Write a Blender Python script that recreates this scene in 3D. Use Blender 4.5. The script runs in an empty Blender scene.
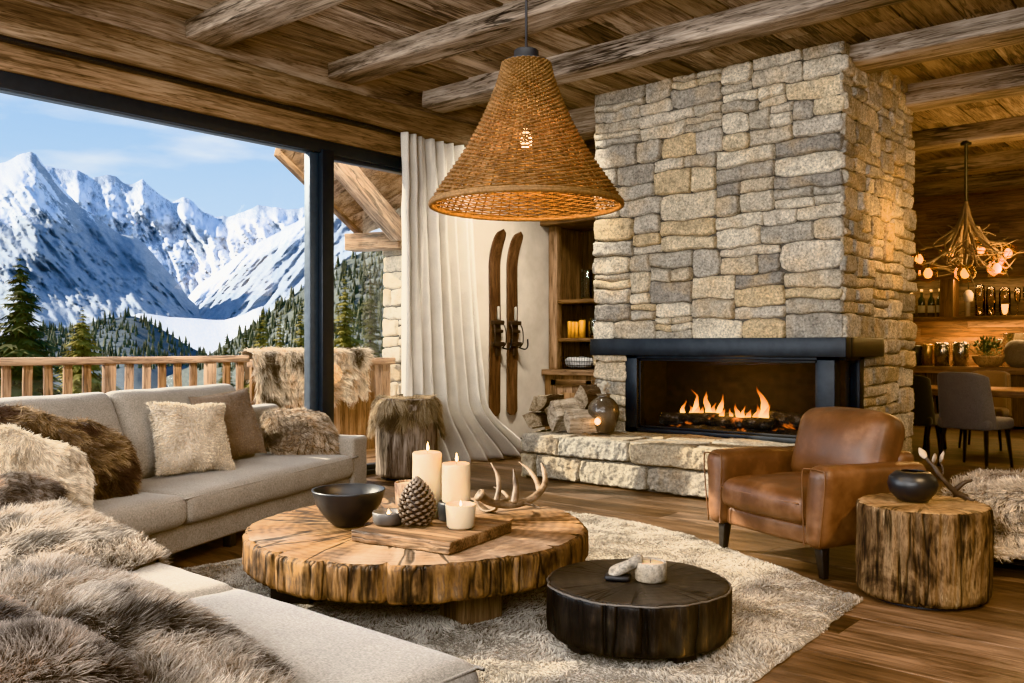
import bpy, bmesh, math, random
import numpy as np
from mathutils import Vector, Matrix, Euler

SC = bpy.context.scene
COL = SC.collection
RNG = np.random.default_rng(11)
random.seed(5)
PI = math.pi

# ------------------------------------------------------------------ noise
def _hash(x, y, z, seed):
    h = (x * 374761393 + y * 668265263 + z * 1274126177 + seed * 974711) & 0xFFFFFFFF
    h = ((h ^ (h >> 13)) * 1274126177) & 0xFFFFFFFF
    h = h ^ (h >> 16)
    return (h & 0xFFFF) / 32767.5 - 1.0

def vnoise(P, seed=0):
    P = np.asarray(P, float)
    I = np.floor(P).astype(np.int64)
    F = P - I
    F = F * F * (3 - 2 * F)
    x, y, z = I[..., 0], I[..., 1], I[..., 2]
    fx, fy, fz = F[..., 0], F[..., 1], F[..., 2]
    def c(a, b, d): return _hash(x + a, y + b, z + d, seed)
    x00 = c(0, 0, 0) * (1 - fx) + c(1, 0, 0) * fx
    x10 = c(0, 1, 0) * (1 - fx) + c(1, 1, 0) * fx
    x01 = c(0, 0, 1) * (1 - fx) + c(1, 0, 1) * fx
    x11 = c(0, 1, 1) * (1 - fx) + c(1, 1, 1) * fx
    y0 = x00 * (1 - fy) + x10 * fy
    y1 = x01 * (1 - fy) + x11 * fy
    return y0 * (1 - fz) + y1 * fz

def fbm(P, octv=4, seed=0, gain=0.5, lac=2.03):
    P = np.asarray(P, float)
    s = 0; a = 1.0; t = 0
    for k in range(octv):
        s = s + a * vnoise(P, seed + 17 * k); t += a
        P = P * lac + 3.7; a *= gain
    return s / t

def ridged(P, octv=4, seed=0):
    P = np.asarray(P, float)
    s = 0; a = 1.0; t = 0
    for k in range(octv):
        s = s + a * (1 - 2 * np.abs(vnoise(P, seed + 31 * k))); t += a
        P = P * 2.07 + 1.3; a *= 0.5
    return s / t

def sstep(a, b, x):
    t = np.clip((x - a) / (b - a), 0, 1)
    return t * t * (3 - 2 * t)

# ------------------------------------------------------------------ mesh accumulator
class MB:
    def __init__(s):
        s.v = []; s.gc = []; s.rc = []; s.f = []; s.m = []; s.sm = []; s.n = 0
    def add(s, V, F, gc=None, rc=None, mat=0, smooth=True):
        V = np.asarray(V, float).reshape(-1, 3)
        N = len(V)
        if gc is None: gc = V + RNG.uniform(-20, 20, 3)
        elif isinstance(gc, str):
            o = {'x': (0, 1, 2), 'y': (1, 0, 2), 'z': (2, 0, 1)}[gc]
            gc = V[:, o] + RNG.uniform(-20, 20, 3)
        if rc is None: rc = RNG.random()
        rc = np.broadcast_to(np.asarray(rc, float), (N,))
        s.v.append(V); s.gc.append(np.asarray(gc, float)); s.rc.append(rc)
        if not isinstance(F, list): F = [F]
        for f in F:
            f = np.asarray(f, np.int64)
            if len(f) == 0: continue
            s.f.append(f + s.n); s.m.append(np.full(len(f), mat)); s.sm.append(np.full(len(f), smooth))
        s.n += N
        return s
    def xf(s, M, k=0):
        M = np.array(M)
        for i in range(k, len(s.v)):
            s.v[i] = s.v[i] @ M[:3, :3].T + M[:3, 3]
        return s
    def build(s, name, mats, parent=None, loc=None, rot=None):
        if not isinstance(mats, (list, tuple)): mats = [mats]
        me = bpy.data.meshes.new(name)
        V = np.concatenate(s.v).astype(np.float32)
        me.vertices.add(len(V)); me.vertices.foreach_set('co', V.ravel())
        li = np.concatenate([f.ravel() for f in s.f]).astype(np.int32)
        lt = np.concatenate([np.full(len(f), f.shape[1]) for f in s.f])
        ls = np.concatenate([[0], np.cumsum(lt)[:-1]]).astype(np.int32)
        me.loops.add(len(li)); me.loops.foreach_set('vertex_index', li)
        me.polygons.add(len(lt)); me.polygons.foreach_set('loop_start', ls)
        me.polygons.foreach_set('material_index', np.concatenate(s.m).astype(np.int32))
        me.polygons.foreach_set('use_smooth', np.concatenate(s.sm).astype(bool))
        me.update(calc_edges=True)
        me.validate()
        a = me.attributes.new('gc', 'FLOAT_VECTOR', 'POINT')
        a.data.foreach_set('vector', np.concatenate(s.gc).astype(np.float32).ravel())
        a = me.attributes.new('rc', 'FLOAT', 'POINT')
        a.data.foreach_set('value', np.concatenate(s.rc).astype(np.float32))
        for m in mats: me.materials.append(m)
        o = bpy.data.objects.new(name, me)
        COL.objects.link(o)
        if parent is not None: o.parent = parent
        if loc is not None: o.location = loc
        if rot is not None: o.rotation_euler = rot
        return o

def tag(o, label=None, cat=None, group=None, kind=None):
    if label: o['label'] = label
    if cat: o['category'] = cat
    if group: o['group'] = group
    if kind: o['kind'] = kind
    return o

def thing(name, label, cat, loc=(0, 0, 0), rz=0.0, group=None, kind=None):
    o = bpy.data.objects.new(name, None)
    o.empty_display_size = 0.1
    COL.objects.link(o)
    o.location = loc; o.rotation_euler = (0, 0, rz)
    return tag(o, label, cat, group, kind)

def dup(root, loc, rz=None, label=None, group=None, scale=None):
    r = root.copy(); COL.objects.link(r); r.location = loc
    if rz is not None: r.rotation_euler = (0, 0, rz)
    if scale is not None: r.scale = scale
    if label: r['label'] = label
    if group: r['group'] = group
    for ch in list(root.children):
        c = ch.copy(); COL.objects.link(c); c.parent = r
        for g in ch.children:
            d = g.copy(); COL.objects.link(d); d.parent = c
    return r

def struct(name, mb, m, parent=None, **k):
    o = mb.build(name, m, parent, **k); o['kind'] = 'structure'
    return o

# ------------------------------------------------------------------ shapes (return V, F)
def cubegrid(X, Y, Z):
    nx, ny, nz = len(X), len(Y), len(Z)
    idx = -np.ones((nx, ny, nz), np.int64)
    m = np.zeros((nx, ny, nz), bool)
    m[0] = m[-1] = True; m[:, 0] = m[:, -1] = True; m[:, :, 0] = m[:, :, -1] = True
    idx[m] = np.arange(m.sum())
    I, J, K = np.nonzero(m)
    V = np.stack([np.asarray(X)[I], np.asarray(Y)[J], np.asarray(Z)[K]], 1).astype(float)
    F = []
    def q(A, flip):
        a, b, c, d = A[:-1, :-1].ravel(), A[1:, :-1].ravel(), A[1:, 1:].ravel(), A[:-1, 1:].ravel()
        f = np.stack([a, b, c, d], 1)
        F.append(f[:, ::-1] if flip else f)
    q(idx[0], True); q(idx[-1], False)
    q(idx[:, 0], False); q(idx[:, -1], True)
    q(idx[:, :, 0], True); q(idx[:, :, -1], False)
    return V, np.concatenate(F)

def _axis(h, r, seg, sub):
    a = [-h + r * (1 - math.cos(PI / 2 * k / seg)) for k in range(seg + 1)] if r > 0 else [-h]
    mid = list(np.linspace(-h + r, h - r, sub + 1))[1:-1] if sub > 1 else []
    return np.array(a + mid + [-x for x in a[::-1]])

def rbox(sx, sy, sz, r=0.005, seg=2, sub=(1, 1, 1), c=(0, 0, 0)):
    """rounded box of full size sx,sy,sz centred on c"""
    hx, hy, hz = sx / 2, sy / 2, sz / 2
    r = min(r, hx * .98, hy * .98, hz * .98)
    V, F = cubegrid(_axis(hx, r, seg, sub[0]), _axis(hy, r, seg, sub[1]), _axis(hz, r, seg, sub[2]))
    if r > 0:
        h = np.array([hx - r, hy - r, hz - r])
        inn = np.clip(V, -h, h)
        d = V - inn
        L = np.linalg.norm(d, axis=1, keepdims=True); L[L == 0] = 1
        V = inn + d / L * r
    return V + np.asarray(c, float), F

def box(x0, x1, y0, y1, z0, z1, r=0.004, seg=1, sub=(1, 1, 1)):
    return rbox(abs(x1 - x0), abs(y1 - y0), abs(z1 - z0), r, seg, sub, ((x0 + x1) / 2, (y0 + y1) / 2, (z0 + z1) / 2))

def gridF(nu, nv, wrap=False):
    I, J = np.meshgrid(np.arange(nu if wrap else nu - 1), np.arange(nv - 1), indexing='ij')
    I2 = (I + 1) % nu
    return np.stack([I * nv + J, I2 * nv + J, I2 * nv + J + 1, I * nv + J + 1], -1).reshape(-1, 4)

def lathe(prof, n=32, c=(0, 0, 0), fn=None):
    """prof [(r,z)]; fn(theta, r, z) -> r"""
    prof = np.asarray(prof, float)
    th = np.linspace(0, 2 * PI, n, endpoint=False)
    T, R = np.meshgrid(th, prof[:, 0], indexing='ij')
    Z = np.broadcast_to(prof[:, 1], T.shape)
    if fn is not None: R = fn(T, R, Z)
    V = np.stack([R * np.cos(T), R * np.sin(T), Z], -1).reshape(-1, 3) + np.asarray(c, float)
    return V, gridF(n, len(prof), True)

def catmull(pts, n=8, closed=False):
    P = np.asarray(pts, float)
    if closed: Q = np.concatenate([P[-1:], P, P[:2]])
    else: Q = np.concatenate([2 * P[:1] - P[1:2], P, 2 * P[-1:] - P[-2:-1]])
    out = []
    for i in range(1, len(Q) - 2):
        p0, p1, p2, p3 = Q[i - 1], Q[i], Q[i + 1], Q[i + 2]
        t = np.linspace(0, 1, n, endpoint=False)[:, None]
        out.append(.5 * (2 * p1 + (p2 - p0) * t + (2 * p0 - 5 * p1 + 4 * p2 - p3) * t ** 2 + (3 * p1 - p0 - 3 * p2 + p3) * t ** 3))
    if not closed: out.append(Q[-2][None])
    return np.concatenate(out)

def tube(path, rad, n=8, closed=False, squash=None):
    P = np.asarray(path, float); m = len(P)
    R = np.broadcast_to(np.asarray(rad, float), (m,))
    if closed: T = np.roll(P, -1, 0) - np.roll(P, 1, 0)
    else:
        T = np.gradient(P, axis=0)
    T /= np.linalg.norm(T, axis=1, keepdims=True) + 1e-12
    u = np.array([0, 0, 1.0]) if abs(T[0, 2]) < .9 else np.array([1.0, 0, 0])
    U = np.zeros_like(P)
    for i in range(m):
        u = u - T[i] * (u @ T[i]); u /= np.linalg.norm(u) + 1e-12
        U[i] = u
    W = np.cross(T, U)
    a = np.linspace(0, 2 * PI, n, endpoint=False)
    sq = squash if squash else (1, 1)
    V = P[:, None] + R[:, None, None] * (sq[0] * np.cos(a)[None, :, None] * U[:, None] + sq[1] * np.sin(a)[None, :, None] * W[:, None])
    I, J = np.meshgrid(np.arange(m if closed else m - 1), np.arange(n), indexing='ij')
    I2 = (I + 1) % m; J2 = (J + 1) % n
    F = [np.stack([I * n + J, I2 * n + J, I2 * n + J2, I * n + J2], -1).reshape(-1, 4)[:, ::-1]]
    V = V.reshape(-1, 3)
    if not closed:
        V = np.concatenate([V, P[:1], P[-1:]])
        k = np.arange(n); k2 = (k + 1) % n
        F.append(np.stack([k2, k, np.full(n, m * n)], 1)[:, ::-1])
        F.append(np.stack([k + (m - 1) * n, k2 + (m - 1) * n, np.full(n, m * n + 1)], 1))
    return V, F

def euler(rx, ry, rz): return np.array(Euler((rx, ry, rz)).to_matrix())
def rt(V, R=None, t=(0, 0, 0)):
    V = np.asarray(V)
    if R is not None: V = V @ np.asarray(R).T
    return V + np.asarray(t, float)

def disc_cap(n_th, rings, R, z, fn=None):
    """filled disc as polar grid"""
    return lathe([(max(R * k / rings, 1e-4), z) for k in range(rings, -1, -1)], n_th, fn=fn)

# ------------------------------------------------------------------ fur strands
def tri_of(F):
    out = []
    for f in (F if isinstance(F, list) else [F]):
        f = np.asarray(f)
        if f.shape[1] == 4: out += [f[:, [0, 1, 2]], f[:, [0, 2, 3]]]
        else: out.append(f)
    return np.concatenate(out)

def fur(mb, V, F, count, length, width, comb=(0, 0, 0), lift=.6, droop=.3, clump=.05, seed=1, segs=3, mat=1, mask=None, wave=.25, pull=.5):
    rg = np.random.default_rng(seed)
    T = tri_of(F); A, B, C = V[T[:, 0]], V[T[:, 1]], V[T[:, 2]]
    Nn = np.cross(B - A, C - A); ar = np.linalg.norm(Nn, axis=1)
    p = ar.copy()
    if mask is not None: p = p * mask((A + B + C) / 3, Nn / (ar[:, None] + 1e-12))
    p /= p.sum()
    t = rg.choice(len(T), count, p=p)
    u, w = rg.random(count), rg.random(count)
    s = u + w > 1; u[s] = 1 - u[s]; w[s] = 1 - w[s]
    P = A[t] + (B - A)[t] * u[:, None] + (C - A)[t] * w[:, None]
    N = Nn[t] / (ar[t][:, None] + 1e-12)
    comb = np.asarray(comb, float)
    nz = np.stack([vnoise(P * 7, seed + 3), vnoise(P * 7, seed + 5), vnoise(P * 7, seed + 9)], 1)
    D = N * lift + comb + nz * wave * 2 + rg.normal(0, .16, (count, 3))
    # keep above the surface
    dn = (D * N).sum(1, keepdims=True)
    D = D + N * np.maximum(0, .12 - dn)
    D /= np.linalg.norm(D, axis=1, keepdims=True)
    L = length * rg.uniform(.55, 1.15, count) * (1 + .35 * vnoise(P * 5, seed + 2))
    # clumps
    cell = np.floor(P / clump + nz * .3)
    hc = [_hash(cell[:, 0].astype(np.int64), cell[:, 1].astype(np.int64), cell[:, 2].astype(np.int64), seed + q) for q in range(3)]
    cen = (cell + .5) * clump + np.stack(hc, 1) * clump * .35
    dv = cen - P
    dv = dv - N * (dv * N).sum(1, keepdims=True)
    S = rg.normal(0, 1, (count, 3)); S = S - D * (S * D).sum(1, keepdims=True)
    S /= np.linalg.norm(S, axis=1, keepdims=True)
    pts = []
    rc = []
    for k in range(segs + 1):
        q = k / segs
        X = P + D * (L * q)[:, None] + dv * (pull * q * q) + np.array([0, 0, -1.0]) * (droop * L * q * q)[:, None]
        w_ = width * (1 - .75 * q)
        pts.append(np.stack([X - S * w_ * .5, X + S * w_ * .5], 1)); rc.append(np.full((count, 2), q))
    VV = np.stack(pts, 1).reshape(-1, 3)
    RC = np.stack(rc, 1).reshape(-1)
    per = 2 * (segs + 1)
    base = (np.arange(count) * per)[:, None]
    FF = np.concatenate([base + np.array([2 * k, 2 * k + 1, 2 * k + 3, 2 * k + 2]) for k in range(segs)])
    G = np.repeat(P + rg.normal(0, .012, P.shape), per, 0)
    mb.add(VV, FF, gc=G, rc=RC, mat=mat, smooth=True)

# ------------------------------------------------------------------ materials
class Mat:
    def __init__(s, name):
        s.m = bpy.data.materials.new(name); s.m.use_nodes = True
        s.t = s.m.node_tree; s.b = s.t.nodes['Principled BSDF']; s.out = s.t.nodes['Material Output']
    def n(s, typ, **k):
        nd = s.t.nodes.new('ShaderNode' + typ)
        for a, v in k.items(): setattr(nd, a, v)
        return nd
    def set(s, sock, v):
        if isinstance(v, bpy.types.NodeSocket): s.t.links.new(v, sock)
        elif v is not None:
            try: sock.default_value = v
            except Exception:
                sock.default_value = (*v, 1) if len(v) == 3 else v
    def attr(s, a='gc'):
        nd = s.n('Attribute', attribute_name=a); return nd.outputs['Vector'] if a == 'gc' else nd.outputs['Fac']
    def vm(s, v, k):
        nd = s.n('VectorMath', operation='MULTIPLY'); s.set(nd.inputs[0], v); nd.inputs[1].default_value = k; return nd.outputs[0]
    def noise(s, v, scale=5, detail=4, rough=.55, dist=0):
        nd = s.n('TexNoise'); s.set(nd.inputs['Vector'], v); nd.inputs['Scale'].default_value = scale
        nd.inputs['Detail'].default_value = detail; nd.inputs['Roughness'].default_value = rough; nd.inputs['Distortion'].default_value = dist
        return nd.outputs['Fac']
    def voro(s, v, scale=5, feature='F1', out='Distance', rnd=1):
        nd = s.n('TexVoronoi', feature=feature); s.set(nd.inputs['Vector'], v); nd.inputs['Scale'].default_value = scale
        nd.inputs['Randomness'].default_value = rnd
        return nd.outputs[out]
    def ramp(s, f, stops, interp='LINEAR'):
        nd = s.n('ValToRGB'); nd.color_ramp.interpolation = interp
        e = nd.color_ramp.elements
        while len(e) > 1: e.remove(e[-1])
        for i, (p, c) in enumerate(stops):
            x = e[0] if i == 0 else e.new(p)
            x.position = p
            x.color = (c, c, c, 1) if isinstance(c, (int, float)) else (*c, 1)
        s.set(nd.inputs[0], f)
        return nd.outputs[0]
    def mix(s, f, a, b, mode='MIX'):
        nd = s.n('Mix', data_type='RGBA', blend_type=mode)
        s.set(nd.inputs[0], f); s.set(nd.inputs[6], a); s.set(nd.inputs[7], b); return nd.outputs[2]
    def math(s, op, a, b=None, c=None):
        nd = s.n('Math', operation=op); s.set(nd.inputs[0], a)
        if b is not None: s.set(nd.inputs[1], b)
        if c is not None: s.set(nd.inputs[2], c)
        return nd.outputs[0]
    def hsv(s, col, h=.5, sat=1, v=1):
        nd = s.n('HueSaturation'); s.set(nd.inputs['Hue'], h); s.set(nd.inputs['Saturation'], sat); s.set(nd.inputs['Value'], v); s.set(nd.inputs['Color'], col)
        return nd.outputs[0]
    def bump(s, h, strength=.3, dist=.01):
        nd = s.n('Bump'); s.set(nd.inputs['Height'], h); nd.inputs['Strength'].default_value = strength; nd.inputs['Distance'].default_value = dist
        s.set(s.b.inputs['Normal'], nd.outputs[0]); return nd.outputs[0]
    def col(s, v): s.set(s.b.inputs['Base Color'], v); return s
    def rough(s, v): s.set(s.b.inputs['Roughness'], v); return s
    def p(s, name, v): s.set(s.b.inputs[name], v); return s

def M_plain(name, c, rough=.6, metal=0, spec=.5, bump=0, bs=60, var=.12):
    w = Mat(name); g = w.attr()
    n = w.noise(g, bs * .3, 5)
    w.col(w.mix(1, (*c, 1), w.ramp(n, [(.25, 1 - var * 2), (.75, 1 + var * 0)]), 'MULTIPLY'))
    w.rough(w.math('MULTIPLY_ADD', n, .2, rough - .1)); w.p('Metallic', metal); w.p('Specular IOR Level', spec)
    if bump: w.bump(w.noise(g, bs, 4), bump, .004)
    return w.m

def M_emit(name, c, st):
    w = Mat(name); w.col((*c, 1)); w.p('Emission Color', (*c, 1)); w.p('Emission Strength', st); return w.m

def M_wood(name, dark, mid, light, rough=.65, gs=1.0, crack=.6, bump=.35, knots=.5, var=.35, stretch=1.0, spec=.3):
    w = Mat(name); g = w.attr(); rc = w.attr('rc')
    v1 = w.vm(g, (.9 * gs * stretch, 9 * gs, 9 * gs))
    n1 = w.noise(v1, 1, 7, .62, .7)
    n2 = w.noise(w.vm(g, (4 * gs, 90 * gs, 90 * gs)), 1, 3, .6)
    n3 = w.noise(w.vm(g, (1.3, 2.2, 2.2)), 1, 3, .5)
    f = w.math('ADD', w.math('MULTIPLY_ADD', n1, .75, w.math('MULTIPLY_ADD', n2, .5, -.14)), w.math('MULTIPLY_ADD', n3, .5, -.25))
    c = w.ramp(w.math('MULTIPLY_ADD', f, 1.7, -.35), [(.22, dark), (.5, mid), (.76, light)])
    # cracks along the grain
    nc = w.noise(w.vm(g, (.55 * gs, 7 * gs, 7 * gs)), 1, 4, .6, .5)
    cr = w.ramp(w.math('ABSOLUTE', w.math('SUBTRACT', nc, .5)), [(0, 0), (.012, .25), (.03, 1)])
    gate = w.ramp(w.noise(w.vm(g, (.9, 3, 3)), 1, 2), [(.45, 1), (.6, 1 - crack)])
    crk = w.math('MAXIMUM', cr, gate)
    nd_ = w.noise(w.vm(g, (1.6 * gs, 26 * gs, 26 * gs)), 1, 3, .6, .3)
    cr2 = w.ramp(w.math('ABSOLUTE', w.math('SUBTRACT', nd_, .5)), [(0, .35), (.03, 1)])
    crk = w.math('MULTIPLY', crk, w.math('MAXIMUM', cr2, w.ramp(n1, [(.4, 0), (.62, 1)])))
    c = w.mix(1, c, crk, 'MULTIPLY')
    hgt = w.math('ADD', w.math('MULTIPLY', crk, .9), w.math('MULTIPLY_ADD', n2, .35, w.math('MULTIPLY', n1, .5)))
    if knots:
        kd = w.voro(w.vm(g, (1.1, 3.2, 3.2)), 1)
        kn = w.ramp(kd, [(.05, 0), (.13, .55), (.2, 1)])
        c = w.mix(knots, c, w.mix(1, c, w.ramp(kn, [(0, (.22, .14, .09)), (1, (1, 1, 1))]), 'MULTIPLY'))
    val = w.math('MULTIPLY_ADD', rc, var, 1 - var * .55)
    w.col(w.hsv(c, .5, w.math('MULTIPLY_ADD', rc, -.25, 1.0), val))
    w.rough(w.math('MULTIPLY_ADD', n1, .25, rough - .12)); w.p('Specular IOR Level', spec)
    w.bump(hgt, bump, .006)
    return w.m

def M_stone(name, cols, tint=1.0, speck=.5, bump=.8):
    w = Mat(name); g = w.attr(); rc = w.attr('rc')
    k = len(cols)
    base = w.ramp(rc, [(i / k, c) for i, c in enumerate(cols)], 'CONSTANT')
    n1 = w.noise(g, 9, 6, .65)
    n2 = w.noise(g, 48, 7, .78)
    n3 = w.noise(g, 3, 3)
    c = w.mix(1, base, w.ramp(n1, [(.25, .55), (.5, .95), (.75, 1.25)]), 'MULTIPLY')
    c = w.mix(w.ramp(n3, [(.5, 0), (.7, .45)]), c, (.50, .36, .2, 1))
    c = w.mix(speck, c, w.mix(1, c, w.ramp(n2, [(.34, .3), (.5, 1), (.64, 1.5)]), 'MULTIPLY'))
    w.col(w.hsv(w.mix(1, c, (1.06, 1.0, .91, 1), 'MULTIPLY'), .5, 1, tint)); w.rough(.88); w.p('Specular IOR Level', .25)
    vr = w.voro(g, 38)
    w.bump(w.math('ADD', w.math('MULTIPLY', n2, .7), w.math('ADD', w.math('MULTIPLY', n1, 1.2), w.math('MULTIPLY', vr, .4))), bump, .012)
    return w.m

def M_fabric(name, c, c2, weave=420, bump=.4, rough=.9, mottle=.35):
    w = Mat(name); g = w.attr()
    n1 = w.noise(g, 120, 3, .7); n2 = w.noise(g, 5, 4)
    wx = w.noise(w.vm(g, (weave * .8, 90, 90)), 1, 2); wy = w.noise(w.vm(g, (90, weave * .8, weave * .8)), 1, 2)
    f = w.math('MULTIPLY_ADD', w.math('ADD', wx, wy), .4, w.math('MULTIPLY', n1, .3))
    col = w.mix(w.ramp(f, [(.42, 0), (.66, 1)]), (*c2, 1), (*c, 1))
    col = w.mix(mottle, col, w.mix(1, col, w.ramp(n2, [(.3, .72), (.7, 1.15)]), 'MULTIPLY'))
    w.col(col); w.rough(rough); w.p('Specular IOR Level', .15); w.p('Sheen Weight', .25)
    w.bump(f, bump, .003)
    return w.m

def M_fur(name, root, cols, scale=5, tip=1.35, rough=.65, dist=.6, streak=(1, 1, 1), tl=.35):
    w = Mat(name); g = w.attr(); rc = w.attr('rc')
    n = w.noise(w.vm(g, streak), scale, 3, .55, dist)
    k = len(cols)
    c = w.ramp(n, [(.36 + .28 * i / max(k - 1, 1), x) for i, x in enumerate(cols)])
    fine = w.noise(g, 90, 2)
    c = w.mix(1, c, w.ramp(fine, [(.3, .6), (.7, 1.3)]), 'MULTIPLY')
    c = w.mix(1, w.hsv(c, .5, 1, 1.12), (1.02, 1.0, .95, 1), 'MULTIPLY')
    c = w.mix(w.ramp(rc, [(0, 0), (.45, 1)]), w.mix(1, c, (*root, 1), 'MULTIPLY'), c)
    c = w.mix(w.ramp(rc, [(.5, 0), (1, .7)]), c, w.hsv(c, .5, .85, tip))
    w.col(c); w.rough(rough); w.p('Specular IOR Level', .25)
    # light passes through thin hair
    tr = w.n('BsdfTranslucent'); w.set(tr.inputs[0], c)
    mx = w.n('MixShader'); mx.inputs[0].default_value = tl
    w.t.links.new(w.b.outputs[0], mx.inputs[1]); w.t.links.new(tr.outputs[0], mx.inputs[2]); w.t.links.new(mx.outputs[0], w.out.inputs[0])
    return w.m

def M_glass(name, tint=(1, 1, 1), refl=.06, rough=.0, alpha=.94):
    w = Mat(name)
    tr = w.n('BsdfTransparent'); tr.inputs[0].default_value = (*tint, 1)
    gl = w.n('BsdfGlossy'); gl.inputs[0].default_value = (1, 1, 1, 1); gl.inputs[1].default_value = rough
    fr = w.n('Fresnel'); fr.inputs[0].default_value = 1.45
    mx = w.n('MixShader')
    w.set(mx.inputs[0], w.math('MULTIPLY', fr.outputs[0], refl / .04))
    w.t.links.new(tr.outputs[0], mx.inputs[1]); w.t.links.new(gl.outputs[0], mx.inputs[2]); w.t.links.new(mx.outputs[0], w.out.inputs[0])
    return w.m

W_BEAM = M_wood('old_beam_wood', (.12, .082, .052), (.31, .225, .15), (.50, .39, .28), .75, 1.0, .9, .6, .6, .35)
W_HEAD = M_wood('header_wood', (.10, .06, .033), (.26, .165, .095), (.42, .295, .185), .7, 1.0, .8, .5, .6, .3)
W_PLANK = M_wood('ceiling_plank_wood', (.11, .07, .042), (.31, .215, .135), (.50, .375, .25), .75, 1.0, .8, .5, .5, .75)
W_FLOOR = M_wood('floor_wood', (.045, .024, .011), (.12, .064, .029), (.225, .125, .058), .44, 1.0, .5, .25, .35, .8, spec=.5)
W_LINT = M_wood('lintel_wood', (.13, .07, .03), (.34, .195, .09), (.47, .29, .145), .6, 1.0, .4, .25, .7, .2)
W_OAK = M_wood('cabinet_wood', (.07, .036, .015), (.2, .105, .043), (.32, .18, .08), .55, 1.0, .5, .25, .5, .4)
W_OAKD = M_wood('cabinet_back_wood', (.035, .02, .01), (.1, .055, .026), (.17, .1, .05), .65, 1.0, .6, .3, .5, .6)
W_RAIL = M_wood('railing_wood', (.16, .075, .03), (.38, .2, .085), (.52, .31, .15), .6, 1.0, .6, .35, .6, .35)
W_SOFF = M_wood('soffit_wood', (.17, .085, .035), (.4, .225, .1), (.56, .36, .19), .65, 1.0, .6, .35, .6, .6)
W_BAR = M_wood('bar_wood', (.08, .036, .013), (.22, .105, .037), (.34, .175, .068), .5, 1.0, .5, .25, .4, .4)
W_SKI = M_wood('ski_wood', (.03, .012, .005), (.085, .036, .012), (.15, .068, .024), .4, 2.0, .2, .1, .1, .25)
W_DARK = M_plain('black_stained_wood', (.018, .015, .013), .45, bump=.2)

ST_COLS = [(.41, .37, .31), (.34, .315, .275), (.50, .45, .365), (.31, .29, .26), (.46, .42, .355), (.51, .44, .33), (.37, .35, .315), (.44, .385, .305),
           (.255, .24, .22), (.48, .44, .38), (.38, .35, .30), (.52, .48, .41), (.35, .33, .295), (.47, .385, .265), (.43, .40, .355), (.55, .505, .425)]
STONE = M_stone('chimney_stone', ST_COLS, 1.22, .95)
STONE_H = M_stone('hearth_stone', [(.40, .37, .32), (.33, .32, .30), (.50, .44, .34), (.44, .41, .35), (.54, .46, .33), (.37, .36, .33)], .74, .85)
STONE_X = M_stone('outside_stone', [(.55, .50, .42), (.48, .46, .42), (.62, .56, .46), (.42, .38, .32)], 1.0)
MORTAR = M_plain('mortar', (.13, .115, .095), .95, bump=.6)
IRON = M_plain('black_iron', (.022, .024, .027), .42, .6, bump=.15)
STEEL_B = M_plain('mantel_steel', (.045, .05, .056), .45, .55, bump=.25, bs=25, var=.25)
FRAME = M_plain('window_frame_metal', (.045, .052, .06), .38, .3)
BLACK = M_plain('matte_black', (.012, .012, .013), .55)
LINEN = M_fabric('sofa_linen', (.40, .36, .305), (.19, .165, .135))
LINEN_D = M_fabric('dark_chair_fabric', (.19, .175, .165), (.12, .112, .105))
CURT = M_fabric('curtain_linen', (.78, .73, .64), (.62, .57, .49), 300, .3)
CER = M_plain('black_ceramic', (.02, .022, .025), .38, bump=.15, bs=40)
WAX = Mat('candle_wax'); WAX.col((.70, .58, .41, 1)); WAX.rough(.5); WAX.p('Subsurface Weight', .25); WAX.p('Subsurface Radius', (.03, .015, .008))
WAX.bump(WAX.noise(WAX.attr(), 90, 4), .25, .004); WAX = WAX.m
FLAME = M_emit('candle_flame', (1, .62, .2), 30)
GLASSC = M_glass('clear_glass', (.92, .95, .95), .10)
# ------------------------------------------------------------------ camera
F_PX = 889.0
cam = bpy.data.cameras.new('camera'); co = bpy.data.objects.new('camera', cam); COL.objects.link(co)
cam.sensor_width = 36; cam.lens = F_PX / 1024 * 36; cam.shift_y = 3.5 / 1024; cam.clip_end = 20000; cam.clip_start = .05
YAW = math.atan2(758, 889)
co.location = (0, 0, 1.3); co.rotation_euler = (PI / 2, 0, YAW)
SC.camera = co
FW = np.array([-math.sin(YAW), math.cos(YAW)]); RT = np.array([math.cos(YAW), math.sin(YAW)])
def pixel_ray(u_off, dist):
    """plan point for an image pixel column (tangent of the angle from the view axis) and depth"""
    return (FW + RT * u_off) * dist  # callers pass image pixel columns, set along the camera ray at chosen depths

# ================================================================== ROOM SHELL
CEIL = 3.9
XL, XR, YN, YB = -6.9, 4.2, -3.2, 16.2  # room and furniture coordinates worked out beforehand from image pixels
# floor planks along X
fl = MB(); y = YN; i = 0
while y < YB:
    w = .30
    x = XL - .1 - random.uniform(0, 2.2)
    while x < XR:
        L = random.uniform(1.7, 3.0)
        a, b = max(x, XL - .1), min(x + L, XR)
        if b > a:
            V, F = box(a + .0008, b - .0008, y + .0008, min(y + w, YB) - .0008, -.03, random.uniform(-.0006, .0006), .0008, 1)
            fl.add(V, F, 'x', smooth=False)
        x += L
    y += w
V, F = box(XL - .1, XR, YN, YB, -.06, -.004, 0); fl.add(V, F, 'x', .1)
struct('floor', fl, W_FLOOR)

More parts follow.
